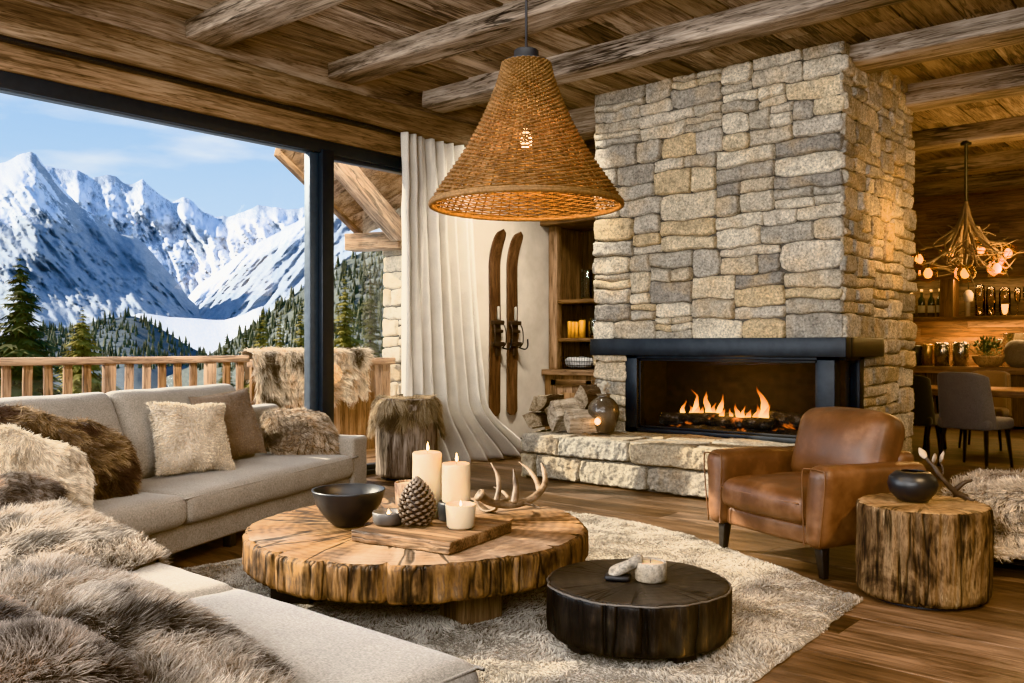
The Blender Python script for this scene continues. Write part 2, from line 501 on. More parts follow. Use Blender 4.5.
# ceiling planks along Y
ce = MB(); x = XL - .3
while x < XR:
    w = random.choice([.26, .3, .33, .37])
    y = YN - random.uniform(0, 3)
    while y < YB:
        L = random.uniform(2.5, 4.5)
        a, b = max(y, YN), min(y + L, YB)
        if b > a:
            V, F = box(x + .006, x + w - .006, a + .002, b - .002, CEIL + random.uniform(-.008, .004), CEIL + .04, .004, 1)
            ce.add(V, F, 'y', smooth=False)
        y += L
    x += w
V, F = box(XL - .3, XR, YN, YB, CEIL + .03, CEIL + .12, 0); ce.add(V, F, 'y', 0)
struct('ceiling', ce, W_PLANK)

def beam(name, x0, x1, y0, y1, z0, z1, m, seed, amp=.012, axis='x', par=None):
    lx, ly, lz = x1 - x0, y1 - y0, z1 - z0
    n = max(2, int((lx if axis == 'x' else ly) / .09))
    V, F = rbox(lx, ly, lz, .028, 2, (n, 3, 3) if axis == 'x' else (3, n, 3))
    C = np.array([(x0 + x1) / 2, (y0 + y1) / 2, (z0 + z1) / 2])
    W = V + C
    s = np.array([.9, 4, 4]) if axis == 'x' else np.array([4, .9, 4])
    d = np.stack([fbm(W * s, 3, seed + q) for q in range(3)], 1) * amp * 1.6
    d += np.stack([vnoise(W * np.array([11, 11, 11]), seed + 7 + q) for q in range(3)], 1) * amp * .25
    mb = MB().add(W + d, F, axis)
    return struct(name, mb, m, par)

# ceiling beams across the room (spacing worked out from image pixels)
for k, (y0, y1, zb) in enumerate([(-1.7, -1.36, 3.74), (-.35, 0, 3.74), (1.0, 1.34, 3.74), (2.35, 2.7, 3.74), (3.71, 4.06, 3.75), (5.12, 5.46, 3.75), (6.32, 6.64, 3.73)]):
    beam('ceiling_beam', -6.62, XR, y0, y1, zb, 3.93, W_BEAM, 100 + k)
for k, (y0, y1, zb) in enumerate([(7.74, 8.14, 3.73), (9.28, 9.62, 3.68), (11.4, 11.75, 3.68), (13.3, 13.62, 3.68), (15.0, 15.3, 3.68)]):
    beam('ceiling_beam', -2.9 if k < 2 else -6.6, XR, y0, y1, zb, 3.93, W_BEAM, 120 + k)
beam('ceiling_beam', -6.6, -5.2, 7.9, 8.2, 3.62, 3.93, W_BEAM, 140)

# header beams over the window wall
beam('header_beam', -6.95, -6.6, YN, 8.8, 3.46, 3.70, W_HEAD, 200, .014, 'y')
beam('header_beam', -6.97, -6.63, YN, 8.8, 3.69, 3.93, W_HEAD, 210, .012, 'y')
beam('lintel_beam', -7.1, -6.82, YN, 7.3, 3.255, 3.48, W_LINT, 220, .003, 'y')
# dark curtain track under the header
tr_ = MB(); V, F = box(-6.80, -6.72, YN, 7.9, 3.435, 3.468, .004); tr_.add(V, F)
struct('trim_1', tr_, BLACK)

# plaster wall with the skis
PLAS = Mat('plaster'); g = PLAS.attr(); n = PLAS.noise(g, 2.2, 6, .6); n2 = PLAS.noise(g, 30, 4)
PLAS.col(PLAS.ramp(n, [(.3, (.40, .34, .27)), (.7, (.56, .49, .40))])); PLAS.rough(.9); PLAS.bump(PLAS.math('ADD', n, PLAS.math('MULTIPLY', n2, .4)), .35, .01); PLAS = PLAS.m
wl = MB(); V, F = box(-7.12, -6.9, 7.25, 9.9, 0, 3.5, .002, 1, (1, 12, 16)); wl.add(V, F)
struct('wall_left', wl, PLAS)
bb = MB(); V, F = box(-6.91, -6.875, 7.25, 8.76, 0, .18, .004); bb.add(V, F, 'y')
struct('baseboard_left', bb, M_wood('baseboard_wood', (.02, .012, .007), (.05, .03, .017), (.09, .055, .03), .5))
# wall above and behind the alcove, bar wall, right wall, rear wall
def plankwall(name, mode, a0, a1, z0, z1, at, th, m, pw=.16, hor=True):
    mb = MB()
    if hor:
        z = z0
        while z < z1:
            w = random.uniform(.8, 1.25) * pw; zz = min(z + w, z1)
            a = a0 - random.uniform(0, 2)
            while a < a1:
                L = random.uniform(1.5, 3)
                p, q = max(a, a0), min(a + L, a1)
                if q > p:
                    dd = random.uniform(-.006, .006)
                    if mode == 'y': V, F = box(p + .001, q - .001, at + dd, at + th, z + .0015, zz - .0015, .003)
                    else: V, F = box(at + dd, at + th, p + .001, q - .001, z + .0015, zz - .0015, .003)
                    mb.add(V, F, 'x' if mode == 'y' else 'y', smooth=False)
                a += L
            z = zz
    else:
        a = a0
        while a < a1:
            w = random.uniform(.8, 1.25) * pw; q = min(a + w, a1); dd = random.uniform(-.005, .005)
            if mode == 'y': V, F = box(a + .0015, q - .0015, at + dd, at + th, z0, z1, .003)
            else: V, F = box(at + dd, at + th, a + .0015, q - .0015, z0, z1, .003)
            mb.add(V, F, 'z', smooth=False); a = q
    if mode == 'y': V, F = box(a0, a1, at + th * .6, at + th + .1, z0, z1, 0)
    else: V, F = box(at + th * .6, at + th + .1, a0, a1, z0, z1, 0)
    mb.add(V, F, 'x', 0)
    return struct(name, mb, m)
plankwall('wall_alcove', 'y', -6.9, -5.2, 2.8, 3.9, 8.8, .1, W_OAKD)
plankwall('wall_back', 'y', -7.0, XR, 0, 3.9, 16.2, .1, W_BAR, .15)
rw = MB(); V, F = box(XR, XR + .15, YN, YB, 0, 3.95, .002); rw.add(V, F); struct('wall_right', rw, PLAS)
rw = MB(); V, F = box(XL - .2, XR, YN - .15, YN, 0, 3.95, .002); rw.add(V, F); struct('wall_front', rw, PLAS)
rw = MB(); V, F = box(-7.05, -6.9, 9.9, YB, 0, 3.95, .002); rw.add(V, F); struct('wall_dining', rw, PLAS)

# ---------------------------------------------------------------- window
win = thing('window_1', None, None, (0, 0, 0), kind='structure')
def bars(lst, r=.006):
    mb = MB()
    for b in lst:
        V, F = box(*b, r); mb.add(V, F)
    return mb
ZT = 3.255
struct('window_frame', bars([(-7.0, -6.86, YN, 7.25, 3.13, ZT), (-7.0, -6.86, YN, 7.25, -.02, .05)]), FRAME, win)
struct('window_mullion', bars([(-6.98, -6.84, 5.25, 5.39, .03, 3.16)]), FRAME, win)
struct('sash_frame', bars([(-6.99, -6.9, 5.15, 5.25, .03, 3.15), (-6.985, -6.9, YN, 5.25, 3.12, 3.15), (-6.985, -6.89, YN, 5.2, .03, .10)]), M_plain('sash_metal', (.12, .15, .18), .35, .3), win)
struct('sash_frame', bars([(-6.97, -6.88, 5.38, 7.25, 3.09, 3.14), (-6.97, -6.88, 5.38, 7.25, .03, .10), (-6.97, -6.88, 7.17, 7.25, .03, 3.15)]), FRAME, win)
PANE = M_glass('window_glass', (.97, .985, .985), .035)
for a, b in ((YN, 5.12), (5.40, 7.2)):
    mb = MB(); mb.add(np.array([[-6.93, a, .06], [-6.93, b, .06], [-6.93, b, 3.1], [-6.93, a, 3.1]]), np.array([[0, 1, 2, 3]]))
    struct('window_pane', mb, PANE, win)

# ---------------------------------------------------------------- curtain
cu = MB()
nu, nv = 220, 60
s = np.linspace(0, 1, nu)[:, None]; t = np.linspace(0, 1, nv)[None, :]
Yl = 6.09 + 0 * t
Yr = 7.04 + .16 * t + .25 * t ** 3 + .74 * sstep(.80, 1.04, t)
Y = Yl + (Yr - Yl) * (s + .012 * np.sin(s * 40)) + .03 * np.sin(s * 9 + t * 3) * t
ph = s * 2 * PI * 7.5
amp = .055 + .02 * np.sin(s * 17) + .03 * t
X = -6.66 + amp * np.sin(ph + .5 * np.sin(t * 4 + s * 6)) + .02 * np.sin(ph * 2.1 + t * 2) + .05 * t * s
Z = 3.44 - 3.415 * t + 0 * s
P = np.stack([X + 0 * t, Y, Z], -1).reshape(-1, 3)
P += np.stack([fbm(P * 3, 3, 5) * .01, fbm(P * 3, 3, 8) * .01, 0 * P[:, 0]], 1)
cu.add(P, gridF(nu, nv), gc=np.stack([np.broadcast_to(Z, (nu, nv)), np.broadcast_to(s * 3, (nu, nv)), np.zeros((nu, nv))], -1).reshape(-1, 3))
cob = cu.build('curtain', CURT)
md = cob.modifiers.new('s', 'SOLIDIFY'); md.thickness = .006
tag(cob, 'floor-length cream linen curtain hanging in folds beside the big window', 'curtain')

# ================================================================== EXTERIOR
dk = MB(); x = -9.0
while x < -7.0:
    V, F = box(x, x + .135, YN - 2, 9.5, -.07, -.03, .004); dk.add(V, F, 'y', smooth=False); x += .14
struct('deck_floor', dk, W_RAIL)
XRL = -8.8
rl = thing('deck_railing', 'wooden balcony railing with flat balusters outside the window', 'railing', (XRL, 4.2, -.03))
V, F = rbox(.11, 8.92, .075, .015, 2, (1, 60, 1), (0, -2.95, 1.175))
V[:, 2] += .006 * fbm(V * np.array([2, 2, 2.]), 2, 3)
MB().add(V, F, 'y').build('handrail', W_RAIL, rl)
V, F = rbox(.06, 8.92, .06, .01, 1, (1, 30, 1), (0, -2.95, .16)); MB().add(V, F, 'y').build('bottom_rail', W_RAIL, rl)
yb = 3.0; ys = [3.19, 3.37, 3.55, 3.73, 3.92, 4.13, 4.34, 4.53, 4.70, 4.87, 5.04, 5.24, 5.45, 5.61]
for k in range(16): ys.insert(0, ys[0] - .19)
for k, yy in enumerate(ys):
    big = (k % 6) == 3
    wd = .11 if big else .075
    V, F = rbox(.05 if not big else .08, wd, 1.12, .008, 1, (1, 1, 8), (0, yy - 4.2, .59))
    V[:, 1] += .012 * vnoise(V * 3 + k * 5, 4)
    MB().add(V, F, 'z').build('post' if big else 'baluster', W_RAIL, rl)
# closed parapet of boards on the right
pp = thing('deck_parapet', 'closed wooden balcony parapet with vertical boards and flat cap', 'parapet', (XRL, 6.9, -.03))
mb = MB(); y = -1.15
while y < .86:
    V, F = box(-.03, .02 + random.uniform(-.006, .006), y + .003, y + .135, 0, 1.08, .004); mb.add(V, F, 'z', smooth=False); y += .14
mb.build('boarding', W_RAIL, pp)
V, F = rbox(.16, 2.13, .09, .012, 2, (1, 20, 1), (0, -.085, 1.12)); MB().add(V, F, 'y').build('cap', W_RAIL, pp)

# outside stone pillar + roof overhang with brace
def guillotine(x0, y0, w, h, rg, wmax, hmax, out, wmin=.12, hmin=.06):
    if (w > wmax or h > hmax) or (w > wmin * 2.2 and rg.random() < .12):
        ar = w / h
        if h > hmax or (h > hmin * 2.2 and ar < 1.1 and rg.random() < .5):
            if w > wmax * 2.2:  # break long runs first
                k = rg.uniform(.35, .65); guillotine(x0, y0, w * k, h, rg, wmax, hmax, out, wmin, hmin); guillotine(x0 + w * k, y0, w * (1 - k), h, rg, wmax, hmax, out, wmin, hmin); return
            if h > hmin * 2:
                k = rg.uniform(.3, .7); guillotine(x0, y0, w, h * k, rg, wmax, hmax, out, wmin, hmin); guillotine(x0, y0 + h * k, w, h * (1 - k), rg, wmax, hmax, out, wmin, hmin); return
        elif w > wmin * 2:
            k = rg.uniform(.33, .67); guillotine(x0, y0, w * k, h, rg, wmax, hmax, out, wmin, hmin); guillotine(x0 + w * k, y0, w * (1 - k), h, rg, wmax, hmax, out, wmin, hmin); return
    out.append((x0, y0, w, h))

def stonewall(mb, org, ud, vd, W, H, seed, wmax=.62, hmax=.27, wmin=.16, hmin=.075, depth=.026, res=.012, gap=.003, rows=None, rough=1.0, bulge=.026, warp=.034):
    org, ud, vd = (np.asarray(a, float) for a in (org, ud, vd)); nd = np.cross(ud, vd)
    rg = np.random.default_rng(seed); cells = []
    if rows is None:
        def split(x, y, w, h, lev=0):
            if w <= wmax and h <= hmax and (rg.random() < .80 or (w < wmin * 2 and h < hmin * 2)):
                cells.append((x, y, w, h)); return
            vert = (w / wmax) * rg.uniform(.6, 1.5) > (h / hmax) * rg.uniform(.6, 1.5)
            if vert and w < wmin * 2: vert = False
            if not vert and h < hmin * 2:
                if w < wmin * 2: cells.append((x, y, w, h)); return
                vert = True
            if vert:
                k = np.clip(rg.uniform(.3, .7), wmin / w, 1 - wmin / w); split(x, y, w * k, h, lev + 1); split(x + w * k, y, w * (1 - k), h, lev + 1)
            else:
                k = np.clip(rg.uniform(.28, .72), hmin / h, 1 - hmin / h); split(x, y, w, h * k, lev + 1); split(x, y + h * k, w, h * (1 - k), lev + 1)
        split(0, 0, W, H)
    else:
        y = 0
        for h in rows:
            x = -rg.uniform(0, wmax * .3)
            while x < W - 1e-6:
                w = rg.uniform(wmin, wmax); a = max(x, 0); b = min(x + w, W)
                if W - b < wmin * .5: b = W
                if b - a > .03: cells.append((a, y, b - a, h))
                x = b if b == W else x + w
            y += h
    for (x, y, w, h) in cells:
        nx, ny = max(5, int(w / res)), max(5, int(h / res))
        a = np.linspace(0, 1, nx); b = np.linspace(0, 1, ny)
        # bunch samples at the edges
        a = a - .05 * np.sin(2 * PI * a); b = b - .05 * np.sin(2 * PI * b)
        A, B = np.meshgrid(a, b, indexing='ij')
        # rounded outline
        sa, sb = 2 * A - 1, 2 * B - 1
        cr = .16 * rg.uniform(.3, 1.2) * (sa ** 4) * (sb ** 4)
        U = x + gap / 2 + (w - gap) * (.5 + sa * .5 * (1 - cr * min(1, h / w)))
        Vv = y + gap / 2 + (h - gap) * (.5 + sb * .5 * (1 - cr * min(1, w / h)))
        Q = np.stack([U, Vv, np.full_like(U, seed * 3.1)], -1)
        edge_out = (np.abs(sa) > .999) | (np.abs(sb) > .999)
        U = U + warp * .75 * fbm(Q * 7.5, 3, seed) + .005 * vnoise(Q * 45, seed + 4)
        Vv = Vv + warp * fbm(Q * np.array([4.5, 6, 1]), 3, seed + 50) + .005 * vnoise(Q * 45, seed + 5)
        e = np.minimum(np.minimum(A, 1 - A) * w, np.minimum(B, 1 - B) * h)
        off = rg.uniform(-.4, 1) * bulge
        tilt = rg.uniform(-.012, .012) * sa + rg.uniform(-.008, .008) * sb
        q = Q + rg.uniform(0, 50)
        D = depth * (1 - np.exp(-e / .0045)) - depth + off * np.clip(e / .02, 0, 1) + tilt * np.clip(e / .02, 0, 1)
        D += rough * (.016 * fbm(q * 8, 4, 1, .6) + .012 * ridged(q * 17, 3, 2) * .7 + .008 * fbm(q * 40, 2, 7)) * np.clip(e / .012, 0, 1)
        P = org + U[..., None] * ud + Vv[..., None] * vd + D[..., None] * nd
        mb.add(P.reshape(-1, 3), gridF(nx, ny), rc=rg.random())

sp = thing('stone_pillar', 'pale rubble stone pillar outside the window beside the curtain', 'pillar', (-8.65, 8.55, -.03))
mb = MB()
V, F = box(-.36, .36, -.6, .6, 0, 3.6, .01); mb.add(V, F, mat=1)
stonewall(mb, (-.4, -.62, 0), (1, 0, 0), (0, 0, 1), .8, 3.6, 31, .5, .26, res=.025)
stonewall(mb, (.4, -.62, 0), (0, 1, 0), (0, 0, 1), 1.3, 3.6, 32, .5, .26, res=.025)
mb.build('stonework', [STONE_X, MORTAR], sp)

ro = thing('roof_overhang', None, None, (0, 0, 0), kind='structure')
# sloping soffit boards rising toward the window side; brace beam underneath
mb = MB()
import itertools
def slab(pts, th, m=0, gc='x', rc=None):
    P = np.array(pts, float); n = np.cross(P[1] - P[0], P[3] - P[0]); n /= np.linalg.norm(n)
    V = np.concatenate([P, P + n * th])
    F = np.array([[0, 1, 2, 3], [7, 6, 5, 4], [0, 4, 5, 1], [1, 5, 6, 2], [2, 6, 7, 3], [3, 7, 4, 0]])
    return V, F
# edge line of the roof (outer eave, from image pixels) and the house line
A0 = np.array([-8.6, 6.02, 3.56]); A1 = np.array([-9.4, 7.9, 2.84]); B0 = np.array([-6.98, 5.0, 4.1]); B1 = np.array([-6.98, 9.2, 3.75])
nb = 9
for k in range(nb):
    t0, t1 = k / nb, (k + .97) / nb
    p = [A0 + (A1 - A0) * t0, A0 + (A1 - A0) * t1, B0 + (B1 - B0) * t1, B0 + (B1 - B0) * t0]
    V, F = slab(p, .04)
    mb.add(V, F, gc=V[:, [0, 1, 2]] + RNG.uniform(-9, 9, 3), smooth=False)
struct('soffit_boards', mb, W_SOFF, ro)

def barbeam(p, q, w, h, m, name, par, seed=3, up=(0, 0, 1)):
    p, q = np.array(p, float), np.array(q, float); L = np.linalg.norm(q - p)
    V, F = rbox(L, w, h, .012, 1, (max(2, int(L / .12)), 2, 2))
    V = V + np.stack([fbm(V * np.array([1, 5, 5.]) + seed, 2, seed + k) for k in range(3)], 1) * .01
    x = (q - p) / L; y = np.cross(up, x); y /= np.linalg.norm(y); z = np.cross(x, y)
    R = np.stack([x, y, z], 1)
    g = V + RNG.uniform(-9, 9, 3)
    mb = MB().add(rt(V, R, (p + q) / 2), F, gc=g)
    return mb.build(name, m, par)

o = barbeam(A0 + [-.05, 0, .0], A1 + [-.05, 0.05, 0], .1, .2, W_SOFF, 'fascia_board', ro); o['kind'] = 'structure'
o = barbeam((-8.1, 5.72, 3.95), (-8.5, 7.75, 2.72), .2, .22, W_SOFF, 'brace_beam', ro); o['kind'] = 'structure'
o = barbeam((-9.35, 7.62, 2.66), (-8.6, 7.9, 2.66), .26, .22, W_SOFF, 'purlin', ro); o['kind'] = 'structure'

# ---------------------------------------------------------------- mountains
def M_mtn(name, snow, rock, forest, hz, sc=1.0, sharp=.07, bmp=.22):
    w = Mat(name); g = w.attr(); rc = w.attr('rc')
    n1 = w.noise(g, 10 * sc, 10, .75); n2 = w.noise(w.vm(g, (1, .55, 1)), 42 * sc, 8, .75)
    f = w.math('ADD', rc, w.math('MULTIPLY_ADD', n1, 1.25, w.math('MULTIPLY_ADD', n2, 1.7, -1.475)))
    dark = w.mix(w.ramp(n1, [(.42, 0), (.6, 1)]), (*forest, 1), (*rock, 1))
    dark = w.mix(1, dark, w.ramp(w.noise(g, 110 * sc, 3, .7), [(.3, .6), (.7, 1.4)]), 'MULTIPLY')
    sn = w.mix(w.ramp(n2, [(.36, .55), (.56, 0)]), (*snow, 1), (.58, .65, .76, 1))  # bluish shade on the snow is mixed into its colour
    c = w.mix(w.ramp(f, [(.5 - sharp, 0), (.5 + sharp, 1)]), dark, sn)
    c = w.mix(hz, c, (.58, .67, .79, 1))  # distance haze mixed into the surface colour
    w.col(c); w.rough(.9); w.p('Specular IOR Level', .1)
    w.bump(w.math('ADD', n1, w.math('MULTIPLY', n2, .5)), bmp, 14)
    return w.m
def interp(pts, u):
    p = np.array(pts, float); return np.interp(u, p[:, 0], p[:, 1])
def mountain(name, sil, D, D1, v_foot, mat, seed, snowfn, shear=.6, amp=.05, nu=420, nv=150, u0=-260, u1=470, pw=.85, jag=3.0, fs=1.0):  # ridge outline is given in image pixels and set out at chosen depths
    u = np.linspace(u0, u1, nu); t = np.linspace(0, 1, nv)
    vr = interp(sil, u)
    vr = vr - jag * fbm(np.stack([u / 9, 0 * u + seed, 0 * u], 1), 4, seed, .6)
    U, T = np.meshgrid(u, t, indexing='ij')
    VR = np.broadcast_to(vr[:, None], U.shape)
    Vv = VR + (v_foot - VR) * T ** pw
    d = D + (D1 - D) * T
    S = U - shear * Vv
    q = np.stack([S / 46 * fs, (Vv + .25 * U) / 100 * fs, 0 * U + seed], -1)
    wq = q + .35 * np.stack([fbm(q * 2, 3, seed + 1), fbm(q * 2, 3, seed + 2), 0 * U], -1)
    rel = ridged(wq, 6, seed); rel2 = fbm(q * 5, 5, seed + 3, .6)
    k = np.clip(T * 9, 0, 1)
    d = d * (1 - amp * (rel * 1.0 + rel2 * .5) * k)
    pl = (FW[None, None] + RT[None, None] * ((U - 512) / F_PX)[..., None]) * d[..., None]
    Z = 1.3 + (345 - Vv) / F_PX * d
    P = np.concatenate([pl, Z[..., None]], -1)
    stk = fbm(np.stack([S / 7, Vv / 70, 0 * U + seed], -1), 3, seed + 9)
    rc = snowfn(U, Vv, VR, rel, rel2, stk)
    g = np.stack([S / 60, Vv / 80, rel * .3 + seed], -1)
    mb = MB().add(P.reshape(-1, 3), gridF(nu, nv)[:, ::-1], gc=g.reshape(-1, 3), rc=rc.reshape(-1))
    return struct(name, mb, mat)
SN = (.86, .87, .89)
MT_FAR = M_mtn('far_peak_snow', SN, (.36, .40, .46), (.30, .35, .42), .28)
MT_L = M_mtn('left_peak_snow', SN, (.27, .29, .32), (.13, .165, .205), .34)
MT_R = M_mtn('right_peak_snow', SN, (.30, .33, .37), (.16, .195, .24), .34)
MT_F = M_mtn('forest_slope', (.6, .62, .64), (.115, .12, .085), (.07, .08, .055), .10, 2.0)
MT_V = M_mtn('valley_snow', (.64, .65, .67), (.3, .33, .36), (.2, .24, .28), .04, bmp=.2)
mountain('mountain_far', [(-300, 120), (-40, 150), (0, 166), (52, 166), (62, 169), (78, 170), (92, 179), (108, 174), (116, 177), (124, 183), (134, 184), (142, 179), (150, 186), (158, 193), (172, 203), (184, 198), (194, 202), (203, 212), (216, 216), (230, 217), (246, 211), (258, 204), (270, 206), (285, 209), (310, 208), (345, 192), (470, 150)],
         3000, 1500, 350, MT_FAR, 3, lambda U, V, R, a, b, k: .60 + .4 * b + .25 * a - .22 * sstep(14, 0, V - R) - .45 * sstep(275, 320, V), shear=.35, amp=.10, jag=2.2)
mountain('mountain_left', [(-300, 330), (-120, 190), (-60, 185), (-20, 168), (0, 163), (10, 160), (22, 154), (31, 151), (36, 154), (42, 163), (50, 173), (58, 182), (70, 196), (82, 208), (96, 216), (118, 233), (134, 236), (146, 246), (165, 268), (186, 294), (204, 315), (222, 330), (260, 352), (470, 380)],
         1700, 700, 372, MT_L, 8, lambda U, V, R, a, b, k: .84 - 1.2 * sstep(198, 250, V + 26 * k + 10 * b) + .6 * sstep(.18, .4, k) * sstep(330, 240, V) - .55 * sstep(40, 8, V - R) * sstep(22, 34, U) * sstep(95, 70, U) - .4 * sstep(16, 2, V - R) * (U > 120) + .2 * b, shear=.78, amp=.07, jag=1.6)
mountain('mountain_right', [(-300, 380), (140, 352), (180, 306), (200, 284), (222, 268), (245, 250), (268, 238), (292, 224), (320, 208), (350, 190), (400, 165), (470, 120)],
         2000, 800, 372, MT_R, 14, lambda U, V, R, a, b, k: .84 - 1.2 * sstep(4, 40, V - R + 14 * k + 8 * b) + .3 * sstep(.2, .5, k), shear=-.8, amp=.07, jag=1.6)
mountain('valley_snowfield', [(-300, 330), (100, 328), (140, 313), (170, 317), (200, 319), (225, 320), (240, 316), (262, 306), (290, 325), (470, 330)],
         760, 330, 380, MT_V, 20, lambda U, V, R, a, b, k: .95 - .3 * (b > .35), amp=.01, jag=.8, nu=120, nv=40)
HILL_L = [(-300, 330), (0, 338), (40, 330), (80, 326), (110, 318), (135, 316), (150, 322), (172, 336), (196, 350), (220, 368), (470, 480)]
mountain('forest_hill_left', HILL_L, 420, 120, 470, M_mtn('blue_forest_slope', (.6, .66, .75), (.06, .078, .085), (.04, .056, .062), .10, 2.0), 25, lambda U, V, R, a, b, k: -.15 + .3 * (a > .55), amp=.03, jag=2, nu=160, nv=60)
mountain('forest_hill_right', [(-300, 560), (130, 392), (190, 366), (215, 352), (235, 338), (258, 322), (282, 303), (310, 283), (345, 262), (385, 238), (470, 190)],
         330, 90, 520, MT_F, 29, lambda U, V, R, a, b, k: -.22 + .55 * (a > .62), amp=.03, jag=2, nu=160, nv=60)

# ---------------------------------------------------------------- spruces
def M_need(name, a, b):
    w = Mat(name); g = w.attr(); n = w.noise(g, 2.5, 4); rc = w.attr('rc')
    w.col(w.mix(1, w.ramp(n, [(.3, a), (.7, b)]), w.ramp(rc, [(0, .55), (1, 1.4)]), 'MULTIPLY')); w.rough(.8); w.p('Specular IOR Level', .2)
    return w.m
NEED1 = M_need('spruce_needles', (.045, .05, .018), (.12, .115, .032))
NEED2 = M_need('sunlit_spruce_needles', (.15, .13, .03), (.36, .29, .075))  # sunlit look put into the needle colour
BARK = M_wood('spruce_bark', (.03, .02, .013), (.07, .045, .03), (.12, .08, .055))
def spruce_mesh(H, W, seed, zmin):
    """boughs in whorls from zmin to the tip, drooping, with side sprays"""
    rg = np.random.default_rng(seed)
    V = []; F = []; RC = []; n = 0
    nl = 34
    for k in range(nl):
        q = ((k + rg.uniform(0, .8)) / nl) * (1 - zmin / H)
        z = H * (1 - q); R = W * (.05 + .95 * (q / (1 - zmin / H)) ** .8) * rg.uniform(.75, 1.15)
        nbr = int(7 + 10 * q)
        for j in range(nbr):
            th = rg.uniform(0, 2 * PI); L = R * rg.uniform(.6, 1.1)
            dirx = np.array([math.cos(th), math.sin(th), 0]); side = np.array([-dirx[1], dirx[0], 0])
            droop = rg.uniform(.3, .6); m = 5
            for i in range(m):
                f0 = i / m; f1 = (i + 1.5) / m
                p0 = dirx * L * f0 + np.array([0, 0, z - droop * L * f0 + .25 * L * f0 ** 2])
                p1 = dirx * L * f1 + np.array([0, 0, z - droop * L * f1 + .25 * L * f1 ** 2])
                for sg in (-1, 0, 1):
                    sw = L * .42 * (1 - .45 * f0) * rg.uniform(.7, 1.25)
                    tip = p1 + side * sg * sw + np.array([0, 0, -sw * rg.uniform(.3, .9)])
                    ww = .10 * L
                    V += [p0 - side * ww, p0 + side * ww, tip]
                    F.append([n, n + 1, n + 2]); n += 3
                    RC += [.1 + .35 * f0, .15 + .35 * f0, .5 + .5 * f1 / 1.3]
    return np.array(V), np.array(F), np.array(RC)
def spruce(az_px, d, top_v, wid_px, mat, label, seed, group='spruces beyond the deck', zb=None):
    group = group or 'spruces beyond the deck'
    p = pixel_ray((az_px - 512) / F_PX, d); top = 1.3 + (345 - top_v) / F_PX * d
    H = top - zb
    t = thing('spruce_tree', label, 'tree', (p[0], p[1], zb), 0, group)
    zmin = max(.4, 1.3 - d * .06 - zb)
    W = wid_px / 2 / F_PX * d * (1.75 if d > 40 else 1.2)
    V, F, RC = spruce_mesh(H, W, seed, zmin)
    MB().add(V, F, gc=V, rc=RC, smooth=False).build('foliage', mat, t)
    V, F = tube([(0, 0, 0), (0, 0, H * .5), (0, 0, H * .97)], [H * .014, H * .009, .01], 7); MB().add(V, F, 'z').build('trunk', BARK, t)
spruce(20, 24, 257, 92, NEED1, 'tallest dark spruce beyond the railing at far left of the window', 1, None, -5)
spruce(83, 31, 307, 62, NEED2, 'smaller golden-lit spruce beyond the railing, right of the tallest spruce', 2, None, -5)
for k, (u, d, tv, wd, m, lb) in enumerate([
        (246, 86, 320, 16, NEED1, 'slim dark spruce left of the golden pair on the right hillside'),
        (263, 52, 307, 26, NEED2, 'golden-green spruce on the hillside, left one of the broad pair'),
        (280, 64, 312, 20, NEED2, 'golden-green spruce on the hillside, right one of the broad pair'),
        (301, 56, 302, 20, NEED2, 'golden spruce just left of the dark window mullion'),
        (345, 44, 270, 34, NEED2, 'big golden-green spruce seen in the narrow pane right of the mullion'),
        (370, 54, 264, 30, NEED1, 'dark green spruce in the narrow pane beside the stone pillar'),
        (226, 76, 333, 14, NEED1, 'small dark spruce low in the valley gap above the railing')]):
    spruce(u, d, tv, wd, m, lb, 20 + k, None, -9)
# countless far conifers on the hillsides
rg = np.random.default_rng(77)
mb = MB(); 
def cones(sil, D, D1, v_foot, count, hpx, u0, u1, pw=.85, amp=1):
    for _ in range(count):
        u = rg.uniform(u0, u1); t = rg.random() ** 1.1
        vr = np.interp(u, [p[0] for p in sil], [p[1] for p in sil])
        v = vr + (v_foot - vr) * t ** pw; d = D + (D1 - D) * t
        if v > 372: continue
        h = hpx / F_PX * d * rg.uniform(.6, 1.3) * (1 + 1.0 * t); r = h * .2
        p = pixel_ray((u - 512) / F_PX, d); z = 1.3 + (345 - v) / F_PX * d - h * .2
        lv = 4; V = []; F = []; n = 0
        for k in range(lv):
            za = z + h * k / lv * .9; zb_ = z + h * min(1, (k + 1.7) / lv); rr = r * (1 - k / lv * .85)
            a0 = rg.uniform(0, 6); m = 6
            ring = [(p[0] + rr * math.cos(a0 + 2 * PI * j / m) * rg.uniform(.8, 1.2), p[1] + rr * math.sin(a0 + 2 * PI * j / m) * rg.uniform(.8, 1.2), za) for j in range(m)]
            V += ring + [(p[0], p[1], zb_)]
            F += [[n + j, n + (j + 1) % m, n + m] for j in range(m)]; n += m + 1
        mb.add(np.array(V), np.array(F), rc=rg.random(), smooth=False)
cones([(190, 366), (215, 352), (235, 338), (258, 322), (282, 303), (310, 283), (345, 262), (385, 238), (400, 232)], 330, 90, 520, 2900, 13, 195, 392)
cones(HILL_L, 420, 120, 470, 2300, 11, -20, 215)
fo = mb.build('forest', M_need('far_conifers', (.075, .085, .055), (.17, .165, .085)))
tag(fo, 'dense dark conifer forest covering the lower slopes of the valley', 'forest', kind='stuff')
